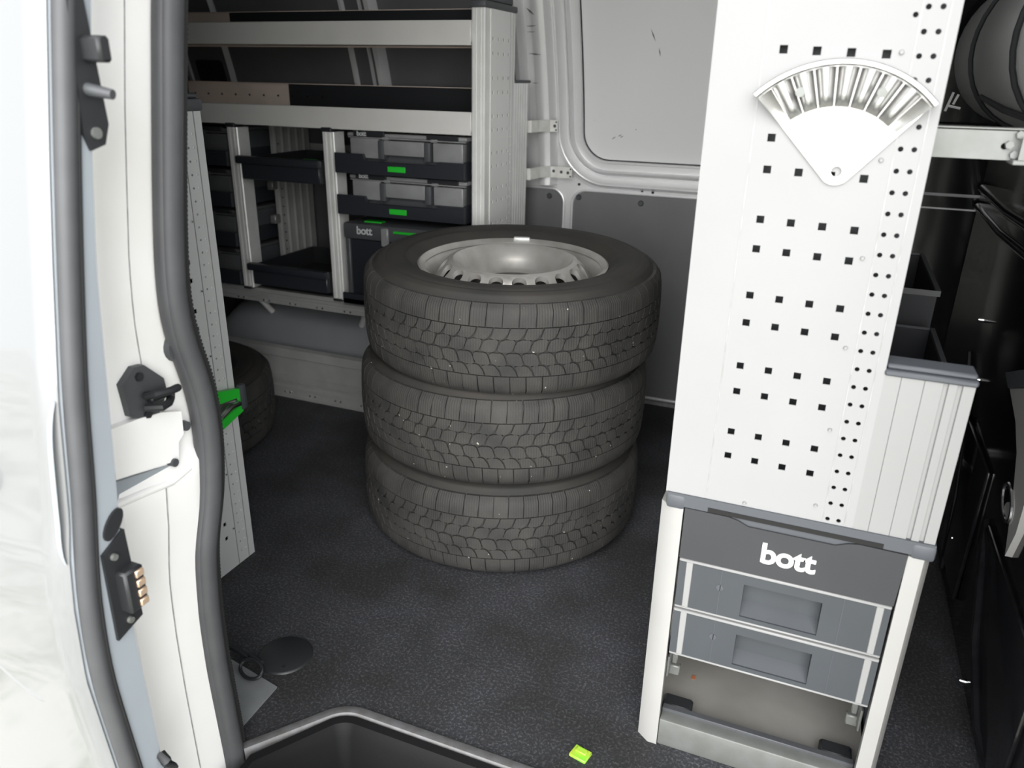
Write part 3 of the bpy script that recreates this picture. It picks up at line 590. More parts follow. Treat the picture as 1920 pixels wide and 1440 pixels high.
# ================================================================== FAR SHELF UNIT
YS = 2.045
su = thing('shelf_unit', 'long aluminium shelf unit against the far wall holding cases', 'shelf unit', (-1.6, 2.2, 0))
def upright(name, x0, x1, y0, y1, z0, z1, parent, m=alu):
    w = x1 - x0
    pl = [(x0, y0 + 0.003), (x0 + 0.004, y0), (x0 + w * .30, y0), (x0 + w * .33, y0 + 0.005), (x0 + w * .40, y0 + 0.005), (x0 + w * .43, y0), (x0 + w * .66, y0), (x0 + w * .69, y0 + 0.005), (x0 + w * .78, y0 + 0.005), (x0 + w * .81, y0), (x1 - 0.003, y0), (x1, y0 + 0.003), (x1, y1), (x0, y1)]
    return P(name, MB().plate(pl, [], lambda u, v, w_: (u, v, z0 + w_), z1 - z0), m, parent, smooth=0.4)
upright('upright', -0.955, -0.915, YS, YS + 0.035, 0.0, 1.245, su)
upright('upright', -2.29, -2.25, YS, YS + 0.035, 0.0, 1.245, su)
rows = [z for kx in range(-6, 2) for z in (1.072 + 0.1 * kx, 1.035 + 0.1 * kx)]
holes = [sq(2.096 + 0.0372 * c, z, 0.0042) for z in rows for c in range(4)] + [circ(2.229, 0.46 + 0.025 * i, 0.0022, 8) for i in range(31)]
P('end_panel', MB().plate(rect(YS + 0.035, 2.255, 0.0, 1.245), holes, FX(-0.9125), 0.002), panel_ext, su, 'perforated end panel of the far shelf')
P('end_panel', MB().plate(rect(YS + 0.035, 2.36, 0.0, 1.0), [], FX(-2.285), 0.002), panel_ext, su)
P('hole_shade_sheet', MB().box(-0.935, -0.9325, YS + 0.035, 2.36, 0.0, 1.05), dkplast, su)  # dark sheet behind the perforations so they show black
for y in (2.218, 2.240): P('panel_seam', MB().box(-0.9135, -0.912, y - 0.0008, y + 0.0008, 0, 1.245), lip_m, su)
rib_prof = [(2.257 + 0.118 * i / 24, (0.0, 0.003, 0.003, 0.0)[i % 4]) for i in range(25)]
P('ribbed_panel', MB().plate([(y, -0.9125 - 0.002 + d) for y, d in rib_prof] + [(2.375, -0.925), (2.257, -0.925)], [], lambda u, v, w_: (v, u, w_), 1.06), alu, su, smooth=0.3)
P('panel_cap', MB().box(-0.955, -0.908, YS - 0.012, 2.262, 1.245, 1.262, 0.004, 2).box(-0.955, -0.914, YS - 0.008, 2.24, 1.262, 1.285, 0.004), dkplast, su)
P('panel_cap', MB().box(-0.935, -0.908, 2.256, 2.38, 1.06, 1.068, 0.002), dkplast, su)
for nm, z0, z1, yb, zb in (('upper_shelf', 1.153, 1.215, 2.25, 1.256), ('lower_shelf', 0.921, 0.983, 2.36, 1.040)):
    sh = P(nm, MB().box(-2.25, -0.9555, YS, yb, z0 + 0.004, z0 + 0.008).box(-2.25, -0.9555, yb - 0.002, yb, z0, zb).box(-2.25, -0.9555, yb - 0.014, yb, zb, zb + 0.002), tray_metal, su)
    P('front_rail', MB().box(-2.25, -0.9555, YS - 0.002, YS + 0.010, z0, z1, 0.002), alu_rail, sh, 'plain satin front rail')
    P('rubber_mat', MB().box(-2.0, -0.957, YS + 0.011, yb - 0.004, z0 + 0.009, z0 + 0.013).box(-1.80 if nm == 'lower_shelf' else -1.93, -0.957, yb - 0.004, yb - 0.0022, z0 + 0.009, zb), blackpl, sh)  # upright strip leaves bare only the warm-tinted left of the tray back
    for i in range(10): P('slot', MB().cyl((-2.22 + 0.062 * i, yb - 0.0045, (z0 + zb) / 2 + 0.02), (-2.22 + 0.062 * i, yb - 0.002, (z0 + zb) / 2 + 0.02), 0.0035, n=8), hole_m, sh)
rl = P('bottom_rail', MB().plate([(YS + 0.03, 0.344), (YS, 0.344), (YS, 0.356), (YS + 0.003, 0.358), (YS + 0.003, 0.365), (YS, 0.367), (YS, 0.376), (YS + 0.004, 0.378), (YS + 0.012, 0.388), (YS + 0.03, 0.388)], [], lambda u, v, w_: (-2.25 + w_, u, v), 1.2945), dim_alu, su, smooth=0.3)
for i in range(10):
    for d in (0, 0.022): P('rivet', MB().cyl((-2.06 + 0.108 * i + d, YS, 0.352), (-2.06 + 0.108 * i + d, YS - 0.003, 0.352), 0.004, 0.003, 8), steel, rl)
P('base_shelf', MB().box(-2.25, -0.9555, YS + 0.03, 2.37, 0.375, 0.388), dkplast, su)
for x in (-1.815, -1.452):
    dv = upright('divider', x, x + 0.043, YS - 0.004, YS + 0.05, 0.392, 0.912, su)
    P('divider_cap', MB().box(x - 0.002, x + 0.036, YS - 0.008, YS + 0.04, 0.912, 0.925, 0.003).box(x + 0.002, x + 0.036, YS - 0.008, YS + 0.03, 0.386, 0.394, 0.002), blackpl, dv)
    pr_ = [(2.212 + 0.2 * i / 30, (0.0, 0.003, 0.003, 0.0, 0, 0)[i % 6]) for i in range(31)]
    P('divider_panel', MB().plate([(y, x + 0.043 + d) for y, d in pr_] + [(2.412, x + 0.03), (2.212, x + 0.03)], [], lambda u, v, w_: (v, u, 0.39 + w_), 0.53), dim_alu, dv, smooth=0.3)
    for i in range(14): P('peg', MB().cyl((x + 0.043, 2.232, 0.46 + 0.03 * i), (x + 0.048, 2.232, 0.46 + 0.03 * i), 0.003, n=6), steel, dv)
    for z in (0.585, 0.70): P('clip', MB().box(x + 0.02, x + 0.045, 2.185, 2.215, z, z + 0.03, 0.003), galv, dv)
kp = P('kick_plate', MB().plate([(YS + 0.02, 0.0), (YS, 0.0), (YS, 0.012), (YS + 0.003, 0.014), (YS + 0.003, 0.030), (YS, 0.032), (YS, 0.042), (YS + 0.004, 0.045), (YS + 0.004, 0.060), (YS - 0.004, 0.064), (YS - 0.004, 0.085), (YS + 0.004, 0.090), (YS + 0.006, 0.150), (YS - 0.001, 0.154), (YS + 0.004, 0.182), (YS + 0.02, 0.188)], [], lambda u, v, w_: (-2.25 + w_, u, v), 1.2945), dim_alu, su, smooth=0.3)
for i in range(10):
    for d in (0, 0.022): P('rivet', MB().cyl((-2.0 + 0.105 * i + d, YS + 0.003, 0.022), (-2.0 + 0.105 * i + d, YS - 0.002, 0.022), 0.004, 0.003, 8), steel, kp)
for x, lean in ((-1.81, 0.01), (-1.365, -0.06)): P('strut', MB().cyl((x, 2.10, 0.345), (x + lean, 2.16, 0.27), 0.011, n=12), alu, su)
# wheel arch behind the kick plate
def arch(u, v):
    a = PI * u; bb = PI / 2 * v
    ex = math.copysign(abs(math.cos(a)) ** 0.45, math.cos(a)); ez = math.sin(a) ** 0.45
    rr = math.cos(bb) ** 0.5
    return (-1.66 + 0.40 * ex * (0.82 + 0.18 * rr), 2.55 - 0.46 * math.sin(bb) ** 0.5, 0.005 + 0.33 * ez * rr)
ar = ST('wheel_arch', MB().grid(arch, 40, 16), arch_m, 'grey pressed wheel arch under the shelf unit', fix=False)
P('arch_ledge', MB().box(-2.12, -1.2, YS + 0.022, 2.25, 0.0, 0.17, 0.02, 3).box(-2.08, -1.2, YS + 0.08, 2.3, 0.0, 0.205, 0.02, 3), arch_m, ar)

# cases: each a carrier tray and a case on it
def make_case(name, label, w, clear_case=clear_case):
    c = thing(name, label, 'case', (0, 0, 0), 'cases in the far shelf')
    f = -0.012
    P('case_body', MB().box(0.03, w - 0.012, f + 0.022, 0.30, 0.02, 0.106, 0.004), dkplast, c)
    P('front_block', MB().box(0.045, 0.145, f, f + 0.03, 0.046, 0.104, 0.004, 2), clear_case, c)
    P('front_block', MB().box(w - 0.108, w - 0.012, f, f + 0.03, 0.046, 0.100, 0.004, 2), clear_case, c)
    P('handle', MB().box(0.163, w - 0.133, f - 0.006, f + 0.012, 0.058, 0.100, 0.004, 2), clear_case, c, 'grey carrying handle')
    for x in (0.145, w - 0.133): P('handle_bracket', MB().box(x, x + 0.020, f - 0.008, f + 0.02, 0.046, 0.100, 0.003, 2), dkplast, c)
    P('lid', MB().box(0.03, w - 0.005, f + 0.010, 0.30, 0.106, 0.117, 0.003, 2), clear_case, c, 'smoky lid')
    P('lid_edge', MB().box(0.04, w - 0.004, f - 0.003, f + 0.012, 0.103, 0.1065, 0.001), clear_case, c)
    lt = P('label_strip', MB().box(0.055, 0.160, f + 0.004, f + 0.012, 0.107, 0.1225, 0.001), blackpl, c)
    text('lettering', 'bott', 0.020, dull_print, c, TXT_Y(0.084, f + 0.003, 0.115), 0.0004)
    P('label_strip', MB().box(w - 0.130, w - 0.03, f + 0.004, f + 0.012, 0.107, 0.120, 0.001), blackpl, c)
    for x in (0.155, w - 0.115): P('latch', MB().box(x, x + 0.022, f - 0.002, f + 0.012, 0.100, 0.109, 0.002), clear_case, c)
    return c
def make_carrier(name, label, w):
    c = thing(name, label, 'tray', (0, 0, 0), 'carrier trays in the far shelf')
    f = -0.031
    P('tray_front', MB().plate([(0.0, 0.0), (w, 0.002), (w, 0.048), (w - 0.082, 0.048), (w - 0.088, 0.038), (0.105, 0.038), (0.098, 0.058), (0.0, 0.058)], [], FY(f), 0.012), navy, c)
    P('tray_base', MB().box(0.004, w - 0.004, f + 0.012, 0.31, 0.004, 0.018), navy, c)
    for x in (0.0, w - 0.006): P('tray_side', MB().box(x, x + 0.006, f + 0.012, 0.31, 0.0, 0.05), navy, c)
    P('green_tag', MB().box(0.183, 0.242, f - 0.0025, f + 0.001, 0.012, 0.028, 0.001), green, c, 'bright green tag')
    return c
cw = 0.43
carr = make_carrier('case_tray', 'dark carrier tray with green tag holding the top right case', cw); case = make_case('tool_case', 'smoky grey case marked bott, topmost in the right bay', cw)
carr.location = (-1.396, 2.05, 0.798); case.location = (-1.396, 2.05, 0.797)
clone(carr, (-1.396, 2.05, 0.675), None, 'dark carrier tray with green tag holding the second right case')
clone(case, (-1.396, 2.05, 0.675), None, 'smoky grey case marked bott, second down in the right bay')
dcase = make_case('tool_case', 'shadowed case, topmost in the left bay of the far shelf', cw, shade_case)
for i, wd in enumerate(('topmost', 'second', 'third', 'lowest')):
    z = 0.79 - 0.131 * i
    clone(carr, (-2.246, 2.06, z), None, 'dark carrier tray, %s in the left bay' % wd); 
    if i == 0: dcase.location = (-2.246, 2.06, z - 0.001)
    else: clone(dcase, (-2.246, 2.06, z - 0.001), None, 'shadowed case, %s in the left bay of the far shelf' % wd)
# tall box at the lower right and the plain trays in the middle bay
bx = thing('storage_box', 'tall dark box marked bott behind the wheel stack', 'box', (-1.18, 2.2, 0.41))
P('box_body', MB().box(-1.378, -0.97, 2.035, 2.34, 0.41, 0.60, 0.006, 2), navy, bx)
P('box_lid', MB().box(-1.385, -0.965, 2.025, 2.35, 0.60, 0.648, 0.005, 2), dkplast, bx)
P('corner_post', MB().box(-1.382, -1.366, 2.028, 2.05, 0.41, 0.60, 0.003), dkplast, bx)
P('latch', MB().box(-1.248, -1.222, 2.018, 2.028, 0.585, 0.642, 0.003), clear_case, bx)
P('green_strip', MB().box(-1.205, -1.112, 2.0215, 2.026, 0.628, 0.636, 0.001), green, bx)
P('green_strip', MB().box(-1.33, -1.27, 2.06, 2.09, 0.647, 0.652, 0.001), green, bx)
text('lettering', 'bott', 0.034, dull_print, bx, TXT_Y(-1.309, 2.0243, 0.627), 0.0008)
T1('base_tray', MB().box(-1.40, -0.962, 2.02, 2.34, 0.388, 0.41, 0.004).box(-1.40, -0.962, 2.02, 2.03, 0.388, 0.425, 0.003), navy, 'flat dark tray under the tall box marked bott', 'tray', org=(-1.18, 2.18, 0.388))
for z, lab in ((0.757, 'black open tray in the middle bay, upper of two'), (0.412, 'black open tray at the bottom of the middle bay')):
    t = thing('open_tray', lab, 'tray', (-1.60, 2.2, z), 'open trays in the middle bay')
    P('front', MB().box(-1.752, -1.456, 2.020, 2.030, z, z + 0.050, 0.003).box(-1.766, -1.452, 2.008, 2.032, z + 0.048, z + 0.072, 0.005, 2), navy, t)
    P('base', MB().box(-1.752, -1.456, 2.03, 2.36, z, z + 0.006), blackpl, t)
    for x in (-1.752, -1.462): P('side', MB().box(x, x + 0.006, 2.03, 2.36, z + 0.006, z + 0.066), blackpl, t)
    P('back', MB().box(-1.752, -1.456, 2.354, 2.36, z + 0.006, z + 0.066), blackpl, t)
T1('green_pouch', MB().box(-1.64, -1.575, 2.10, 2.2, 0.764, 0.812, 0.01, 2), green, 'green packet lying in the upper middle tray', 'packet', org=(-1.61, 2.15, 0.764))
T1('grey_pouch', MB().box(-1.56, -1.48, 2.08, 2.2, 0.764, 0.812, 0.012, 2), lip_m, 'pale grey packet lying in the upper middle tray', 'packet', org=(-1.52, 2.14, 0.764))
# wall brackets
for z, x1, lab, hs in ((0.932, -0.846, 'upper bent metal strap from shelf end to far wall', [(-0.856, 0.932)]), (0.786, -0.798, 'lower bent metal strap from shelf end to far wall', [(-0.862, 0.789), (-0.835, 0.787), (-0.812, 0.786)])):
    b_ = thing('wall_strap', lab, 'bracket', (-0.9, 2.45, z - 0.02), 'straps fixing the far shelf')
    yq = yw(z) - 0.05
    pts = [(-0.925, 2.385), (-0.905, 2.385), (-0.90, yq - 0.030), (-0.885, yq - 0.012), (-0.872, yq), (x1, yq + 0.0)]
    P('strap', MB().sweep([(x, y, z) for x, y in pts], [(-0.0015, -0.018), (0.0015, -0.018), (0.0015, 0.018), (-0.0015, 0.018)]), zinc_l, b_, smooth=0.5)
    for x, zz_ in hs: P('screw', MB().cyl((x, yq - 0.001, zz_), (x, yq - 0.004, zz_), 0.0055, 0.004, 10), dkplast, b_)
    P('pin', MB().cyl((x1 - 0.005, yq - 0.001, z + 0.012), (x1 - 0.005, yq - 0.003, z + 0.012), 0.003, n=8).cyl((x1 - 0.005, yq - 0.001, z - 0.012), (x1 - 0.005, yq - 0.003, z - 0.012), 0.003, n=8), dkplast, b_)

# ================================================================== NEAR-SIDE SHELF (left, seen end-on)
nu_ = thing('shelf_unit', 'shelf unit on the near side, its perforated end panel beside the door seal', 'shelf unit', (-1.6, 1.02, 0))
rz = sorted([0.023 + 0.1 * i for i in range(0, 10)] + [0.086 + 0.1 * i for i in range(0, 9)])
holes = [sq(1.146 - 0.0375 * c, z, 0.0045) for z in rz if 0.04 < z < 0.95 for c in range(6)] + [circ(y, 0.03 + 0.0252 * i, 0.0024, 8) for i in range(38) for y in (1.186, 1.2)]
P('end_panel', MB().plate(rect(0.835, 1.228, 0.0, 1.003), holes, FX(-1.15), 0.002), panel_g, nu_, 'perforated end panel')
P('hole_shade_sheet', MB().box(-1.175, -1.172, 0.84, 1.22, 0, 1.0), dkplast, nu_)  # dark sheet set behind the holes to make them black
for y in (1.174, 1.208): P('panel_seam', MB().box(-1.1505, -1.149, y - 0.0009, y + 0.0009, 0.0, 1.003), strip_m, nu_)
for i in range(7): P('rivet', MB().cyl((-1.15, 1.168, 0.10 + 0.14 * i), (-1.147, 1.168, 0.10 + 0.14 * i), 0.003, 0.002, 8), steel, nu_)
P('panel_cap', MB().box(-1.185, -1.145, 0.83, 1.232, 1.003, 1.026, 0.005, 2).box(-1.18, -1.15, 0.83, 1.226, 1.026, 1.036, 0.003), cap_m, nu_)
P('upright', MB().box(-1.185, -1.152, 1.19, 1.228, 0, 1.003, 0.003), alu, nu_); P('upright', MB().box(-2.3, -2.265, 1.19, 1.228, 0, 1.003, 0.003), alu, nu_)
for z in (0.06, 0.42, 0.94): P('shelf', MB().box(-2.3, -1.18, 0.84, 1.2, z, z + 0.012).box(-2.265, -1.185, 1.205, 1.22, z, z + 0.055, 0.002), alu_rail, nu_)
gc = thing('lashing_clip', 'green and chrome lashing clip on the left perforated panel edge', 'clip', (-1.14, 1.2, 0.36))
P('clip_frame', MB().plate([(1.150, 0.350), (1.232, 0.372), (1.236, 0.425), (1.150, 0.445)], [[(1.150 + 0.004, 0.372), (1.222, 0.388), (1.222, 0.408), (1.154, 0.415)]], FX(-1.136), 0.012), green, gc)
P('buckle', MB().plate([(1.152, 0.368), (1.224, 0.384), (1.224, 0.410), (1.152, 0.418)], [], FX(-1.139), 0.008).tube([(-1.134, 1.16, 0.385), (-1.130, 1.19, 0.400), (-1.134, 1.22, 0.395)], 0.006, 8), steel, gc)
P('webbing', MB().box(-1.147, -1.132, 1.226, 1.246, 0.375, 0.435, 0.006, 2), case_blue, gc)

# ================================================================== RIGHT TOOL CABINET
YC = 1.04
tc_ = thing('tool_cabinet', 'tall white perforated cabinet with grey drawers marked bott', 'cabinet', (0.02, 1.3, 0))
rows = [z for kx in range(0, 8) for z in (0.573 + 0.1 * kx, 0.611 + 0.1 * kx)]
holes = [sq(-0.0775 + 0.0375 * c, z - 0.0015 * c, 0.0047) for z in rows if z < 1.33 for c in range(4)]
holes += [circ(x, 0.5035 + 0.02505 * i, 0.0031, 12) for i in range(36) for x in (0.0685, 0.083)] + [circ(0.057, 1.147, 0.003, 12)]
P('end_panel', MB().plate(rect(-0.160, 0.102, 0.496, 1.42), holes, FY(YC), 0.002), panel_w, tc_, 'white perforated end panel')
P('hole_shade_sheet', MB().box(-0.150, 0.098, YC + 0.030, YC + 0.033, 0.51, 1.41), dkplast, tc_)  # dark sheet that makes the panel's holes look black
for x in (-0.1, 0.0625, 0.091): P('panel_seam', MB().box(x - 0.0005, x + 0.0005, YC - 0.0006, YC + 0.001, 0.497, 1.42), lip_m, tc_)
for i in range(9): P('rivet', MB().cyl((0.050, YC, 0.521 + 0.1175 * i), (0.050, YC - 0.003, 0.521 + 0.1175 * i), 0.003, 0.002, 10), strip_m, tc_)
P('rivet', MB().cyl((-0.045, YC, 0.502), (-0.045, YC - 0.003, 0.502), 0.003, 0.002, 10), strip_m, tc_)
gx = [0.102, 0.1215, 0.122, 0.1225, 0.1485, 0.149, 0.1495, 0.170, 0.1705, 0.176, 0.1765, 0.186, 0.1865, 0.192, 0.1925, 0.206]
gd = [0, 0, 0.0012, 0, 0, 0.0012, 0, 0, 0.004, 0.004, 0, 0, 0.004, 0.004, 0, 0]
P('side_profile', MB().plate([(x, YC + d) for x, d in zip(gx, gd)] + [(0.206, YC + 0.03), (0.102, YC + 0.03)], [], lambda u, v, w_: (u, v, 0.494 + w_), 0.234), panel_r, tc_, 'pale ribbed lower extension panel', smooth=0.3)
P('extension_cap', MB().box(0.1015, 0.208, YC - 0.004, YC + 0.04, 0.727, 0.735, 0.002).box(0.103, 0.206, YC + 0.002, YC + 0.04, 0.735, 0.742, 0.002), cap_m, tc_)
# shelves running back from the end panel
P('end_panel', MB().plate(rect(-0.160, 0.102, 0.0, 1.42), [], FY(2.10), 0.002), panel_w, tc_)
for z in (0.50, 0.80, 1.10, 1.40): P('shelf', MB().box(-0.155, 0.098, YC + 0.035, 2.10, z, z + 0.01).box(-0.158, -0.150, YC + 0.035, 2.10, z, z + 0.05, 0.001), alu_rail, tc_)
P('extension_shelf', MB().box(0.10, 0.204, YC + 0.03, 2.05, 0.497, 0.507), dkplast, tc_)
# lower frame
def post(x0, x1, bev_left):
    s_ = 0.0
    if bev_left: pl = [(x0, YC + 0.013), (x0 + 0.020, YC - 0.002), (x1, YC - 0.002), (x1, YC + 0.012), (x0 + 0.02, YC + 0.05), (x0, YC + 0.05)]
    else: pl = [(x0, YC - 0.002), (x1 - 0.010, YC - 0.002), (x1, YC + 0.018), (x1, YC + 0.05), (x0 + 0.012, YC + 0.05), (x0, YC + 0.012)]
    return MB().plate(pl, [], lambda u, v, w_: (u, v, w_), 0.472)
P('post', post(-0.1665, -0.131, True), post_m, tc_); P('post', post(0.1775, 0.208, False), post_m, tc_)
P('side_sheet', MB().box(-0.166, -0.160, YC + 0.05, 2.05, 0.0, 0.47), panel_ext, tc_); P('side_sheet', MB().box(0.200, 0.207, YC + 0.05, 2.05, 0.0, 0.47), cap_m, tc_)
for z in (0.435, 0.315): P('side_knob', MB().cyl((0.206, YC + 0.09, z), (0.216, YC + 0.09, z), 0.011, 0.008, 12).box(0.206, 0.211, YC + 0.08, YC + 0.10, z - 0.035, z, 0.002), strip_m, tc_)
cf = P('top_frame', MB().plate(rect(-0.157, 0.208, 0.476, 0.4965), [], FY(YC - 0.003), 0.06), cap_m, tc_)
for x0, x1, sgn in ((-0.158, -0.129, 1), (0.179, 0.210, -1)): P('corner_cap', MB().box(x0, x1, YC - 0.0045, YC + 0.05, 0.470, 0.494, 0.005, 2), cap_m, cf)
P('grip_slot', MB().box(-0.095, 0.145, YC - 0.0042, YC - 0.002, 0.4765, 0.4835), hole_m, cf)
# top drawer with curved pull lip
d1 = P('drawer', MB().plate([(-0.1285, 0.388), (0.1745, 0.388), (0.1775, 0.474), (0.115, 0.475), (0.10, 0.472), (0.085, 0.4655), (-0.035, 0.4655), (-0.05, 0.472), (-0.065, 0.475), (-0.1285, 0.475)], [], FY(YC - 0.004), 0.02), drawer_m, tc_, 'slate grey top drawer')
P('pull_lip', MB().plate([(-0.065, 0.4752), (-0.05, 0.472), (-0.035, 0.4655), (0.085, 0.4655), (0.10, 0.472), (0.115, 0.4752)], [], FY(YC - 0.0005), 0.012), cap_m, d1)
text('lettering', 'bott', 0.047, white_l, d1, TXT_Y(0.026, YC - 0.0046, 0.4265), 0.0012)
P('drawer_box', MB().box(-0.125, 0.172, YC + 0.017, 1.62, 0.395, 0.46), dkplast, d1)
# two shallow drawers
def shallow(z0, z1):
    hx0, hx1, hz0, hz1 = -0.028, 0.084, z0 + 0.012, z1 - 0.022
    d = P('drawer', MB().plate(rect(-0.1275, 0.1735, z0 + 0.0045, z1 - 0.0045), [rect(hx0, hx1, hz0, hz1)], FY(YC - 0.002), 0.004), case_blue, tc_, 'shallow blue grey drawer')
    P('handle_recess', MB().box(hx0, hx1, YC + 0.020, YC + 0.022, hz0, hz1).grid(lambda u, v: (hx0 + (hx1 - hx0) * u, YC + 0.001 + 0.020 * v, hz0 + 0.016 * v), 1, 1).box(hx0 - 0.001, hx0, YC, YC + 0.022, hz0, hz1).box(hx1, hx1 + 0.001, YC, YC + 0.022, hz0, hz1).box(hx0, hx1, YC, YC + 0.022, hz1, hz1 + 0.001), case_blue, d)
    P('edge_strip', MB().box(-0.1275, 0.1735, YC - 0.005, YC + 0.004, z1 - 0.0048, z1, 0.0012), strip_m, d)
    P('edge_strip', MB().box(-0.1275, 0.1735, YC - 0.003, YC + 0.004, z0 + 0.001, z0 + 0.0045, 0.001), strip_m, d)
    for x in (-0.1165, 0.1545): P('upright_strip', MB().box(x, x + 0.010, YC - 0.0036, YC, z0 + 0.0045, z1 - 0.0045, 0.001), strip_m, d)
    P('panel_joint', MB().box(-0.0625, -0.0615, YC - 0.0026, YC - 0.0018, z0 + 0.005, z1 - 0.005).cyl((-0.0625, YC - 0.0026, z0 + 0.055), (-0.0625, YC - 0.0018, z0 + 0.055), 0.0055, n=14), cap_m, d)
    P('panel_joint', MB().box(0.1115, 0.1125, YC - 0.0026, YC - 0.0018, z0 + 0.005, z1 - 0.005), cap_m, d)
    P('drawer_box', MB().box(-0.122, 0.168, YC + 0.024, 1.60, z0 + 0.008, z1 - 0.008), dkplast, d)
shallow(0.2935, 0.3865); shallow(0.200, 0.2925)
# empty bay: sheet floor, runners, front rail
P('bay_floor', MB().box(-0.150, 0.195, YC + 0.03, 2.0, 0.030, 0.036), dirt, tc_, 'dusty metal sheet floor of the empty bay')
P('bay_rail', MB().box(-0.1305, 0.178, YC + 0.0, YC + 0.03, 0.0, 0.056, 0.003, 2), galv, tc_)
P('bay_rail_lip', MB().box(-0.1305, 0.178, YC + 0.022, YC + 0.034, 0.05, 0.062, 0.001), dkplast, tc_)
for x, s_ in ((-0.133, 1), (0.176, -1)):
    rn = P('runner', MB().box(min(x, x + s_ * 0.004), max(x, x + s_ * 0.004), YC + 0.035, 1.55, 0.118, 0.160, 0.001).box(min(x + s_ * 0.004, x + s_ * 0.014), max(x + s_ * 0.004, x + s_ * 0.014), YC + 0.06, 1.55, 0.128, 0.150, 0.002), galv, tc_)
    P('runner_catch', MB().box(min(x, x + s_ * 0.020), max(x, x + s_ * 0.020), YC + 0.055, YC + 0.068, 0.108, 0.128, 0.002), galv, rn)
    P('corner_block', MB().box(min(x, x + s_ * 0.05), max(x, x + s_ * 0.05), YC + 0.034, YC + 0.065, 0.037, 0.060, 0.004), blackpl, tc_)
P('dust_fleck', MB().box(-0.098, -0.092, YC + 0.14, YC + 0.15, 0.036, 0.037), mat('rust_fleck', (0.35, 0.12, 0.05), 0.8), tc_)

# dark bins in the extension
for (x0, x1, y0, y1, z0, z1, lab) in ((0.112, 0.196, 1.22, 1.42, 0.507, 0.690, 'black open bin nearest the pale ribbed panel'), (0.112, 0.198, 1.46, 1.80, 0.507, 0.745, 'black open bin farther along behind the tall cabinet')):
    t = thing('storage_bin', lab, 'bin', ((x0 + x1) / 2, (y0 + y1) / 2, z0), 'black bins behind the cabinet')
    P('front', MB().box(x0, x1, y0, y0 + 0.004, z0, z1, 0.001), bin_m, t); P('back', MB().box(x0, x1, y1 - 0.004, y1, z0, z1, 0.001), bin_m, t)
    P('side', MB().box(x0, x0 + 0.004, y0 + 0.004, y1 - 0.004, z0, z1), bin_m, t); P('side', MB().box(x1 - 0.004, x1, y0 + 0.004, y1 - 0.004, z0, z1), bin_m, t)
    P('base', MB().box(x0 + 0.004, x1 - 0.004, y0 + 0.004, y1 - 0.004, z0, z0 + 0.005), bin_m, t)
    P('rim', MB().sweep([(x0, y0, z1), (x1, y0, z1), (x1, y1, z1), (x0, y1, z1)], [(-0.004, -0.006), (0.004, -0.006), (0.004, 0.004), (-0.004, 0.004)], True), blackpl, t)

# fan-shaped cast holder
cx, cz, r0, r1 = -0.006, 0.9615, 0.090, 0.1315
fh = thing('fan_holder', 'fan shaped cast metal holder with seven flutes on the white panel', 'holder', (cx, YC, cz), rot=(0, 0, 0))
a0, a1 = math.radians(134), math.radians(43)
def fp(a, r, d): return (cx + r * math.cos(a), YC - 0.001 - d, cz + r * math.sin(a))
arc = [(cx + 0.1335 * math.cos(a0 + (a1 - a0) * i / 24), cz + 0.1335 * math.sin(a0 + (a1 - a0) * i / 24)) for i in range(25)]
apex = [(cx + 0.008 + 0.020 * math.cos(math.radians(t)), cz + 0.018 + 0.020 * math.sin(math.radians(t))) for t in range(-48, -136, -11)]
P('backplate', MB().plate(arc + apex, [circ(0.003, 0.9755, 0.0062, 18)], lambda u, v, w_: (u, YC - 0.0042 + w_, v), 0.0035), cast, fh, 'flat tapering plate with a hole')
P('top_rim', MB().sweep([fp(a0 + (a1 - a0) * i / 40, 0.1365, 0.013) for i in range(41)], [(-0.0035, -0.012), (0.003, -0.012), (0.0035, 0.010), (0.002, 0.013), (-0.002, 0.013), (-0.0035, 0.010)], up=(0, -1, 0)).xf(Matrix.Identity(4)), cast, fh)
nf = 7; ra0, ra1 = a0 - math.radians(7), a1 + math.radians(6.5)
for i in range(nf):
    am = ra0 + (ra1 - ra0) * (i + 0.5) / nf; hw = abs(ra1 - ra0) / nf * 0.5 * 0.94
    def fl_(u, v):
        a = am + hw * (2 * u - 1); r = r0 - 0.002 + (r1 - r0 + 0.002) * v
        dome = math.sqrt(max(0, 1 - (2 * u - 1) ** 2)); end = min(1, (v / 0.22)) ** 0.5
        return fp(a, r, 0.003 + 0.020 * dome * (0.25 + 0.75 * end))
    P('flute', MB().grid(fl_, 14, 12), cast, fh, fix=False)
P('flank', MB().grid(lambda u, v: fp(a0 + (ra0 - a0) * u, r0 + (r1 - r0) * v, 0.004 + 0.016 * v * (1 - u)), 4, 6), cast, fh, fix=False)
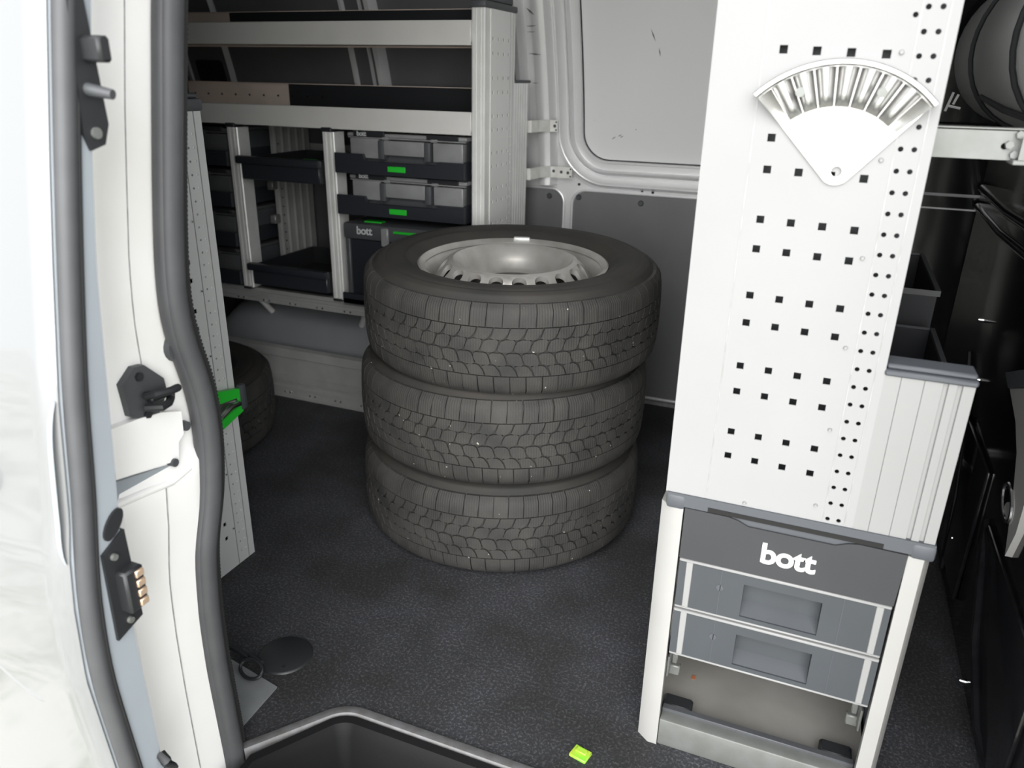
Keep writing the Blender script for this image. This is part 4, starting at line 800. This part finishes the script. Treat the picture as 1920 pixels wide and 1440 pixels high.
P('flank', MB().grid(lambda u, v: fp(ra1 + (a1 - ra1) * u, r0 + (r1 - r0) * v, 0.004 + 0.016 * v * u), 4, 6), cast, fh, fix=False)
for a, r in ((1.98, 0.112), (1.18, 0.113)): P('bolt_hole', MB().cyl(fp(a, r, 0.018), fp(a, r, 0.0242), 0.0055, n=16), galv, fh)

# ================================================================== SMALL THINGS ON THE FLOOR
T1('floor_cover', MB().lathe([(0, 0.004), (0.050, 0.004), (0.053, 0.002), (0.054, 0.0)], 48).cyl((0.02, -0.03, 0.004), (0.02, -0.03, 0.0045), 0.004, n=8).xf(Matrix.Translation((-0.858, 0.964, 0))), blackpl, 'round black cover disc set in the floor near the jamb', 'cover', org=(-0.858, 0.964, 0))
T1('sill_plate', MB().plate([(-0.955, 0.912), (-0.817, 0.886), (-0.812, 0.768), (-0.84, 0.757), (-0.955, 0.757)], [], FZ(0.004), 0.004), sill, 'pale grey metal sill plate beside the jamb', 'plate', org=(-0.88, 0.83, 0))
cr = thing('carabiner', 'black carabiner ring lying on the pale sill plate', 'carabiner', (-0.885, 0.895, 0.004))
P('ring', MB().tube([(-0.878 + 0.026 * math.cos(t), 0.890 + 0.013 * math.sin(t) - 0.10 * (0.026 * math.cos(t)), 0.020 + 0.010 * math.sin(t)) for t in [2 * PI * i / 26 for i in range(26)]], 0.0035, 8, True), blackpl, cr)
P('gate', MB().cyl((-0.900, 0.915, 0.026), (-0.865, 0.904, 0.026), 0.0065, n=10), blackpl, cr)
P('strap_end', MB().tube([(-0.955, 0.915, 0.03), (-0.925, 0.913, 0.028), (-0.900, 0.910, 0.022)], 0.006, 8), blackpl, cr)
T1('green_chip', MB().box(-0.016, 0.016, -0.013, 0.013, 0.0, 0.006, 0.0015).box(-0.010, 0.010, -0.002, 0.009, 0.006, 0.009, 0.001).xf(Matrix.Translation((-0.245, 0.963, 0.0)) @ Matrix.Rotation(-0.22, 4, 'Z')), lime, 'bright green plastic chip lying on the floor near the cabinet', 'chip', org=(-0.245, 0.963, 0))
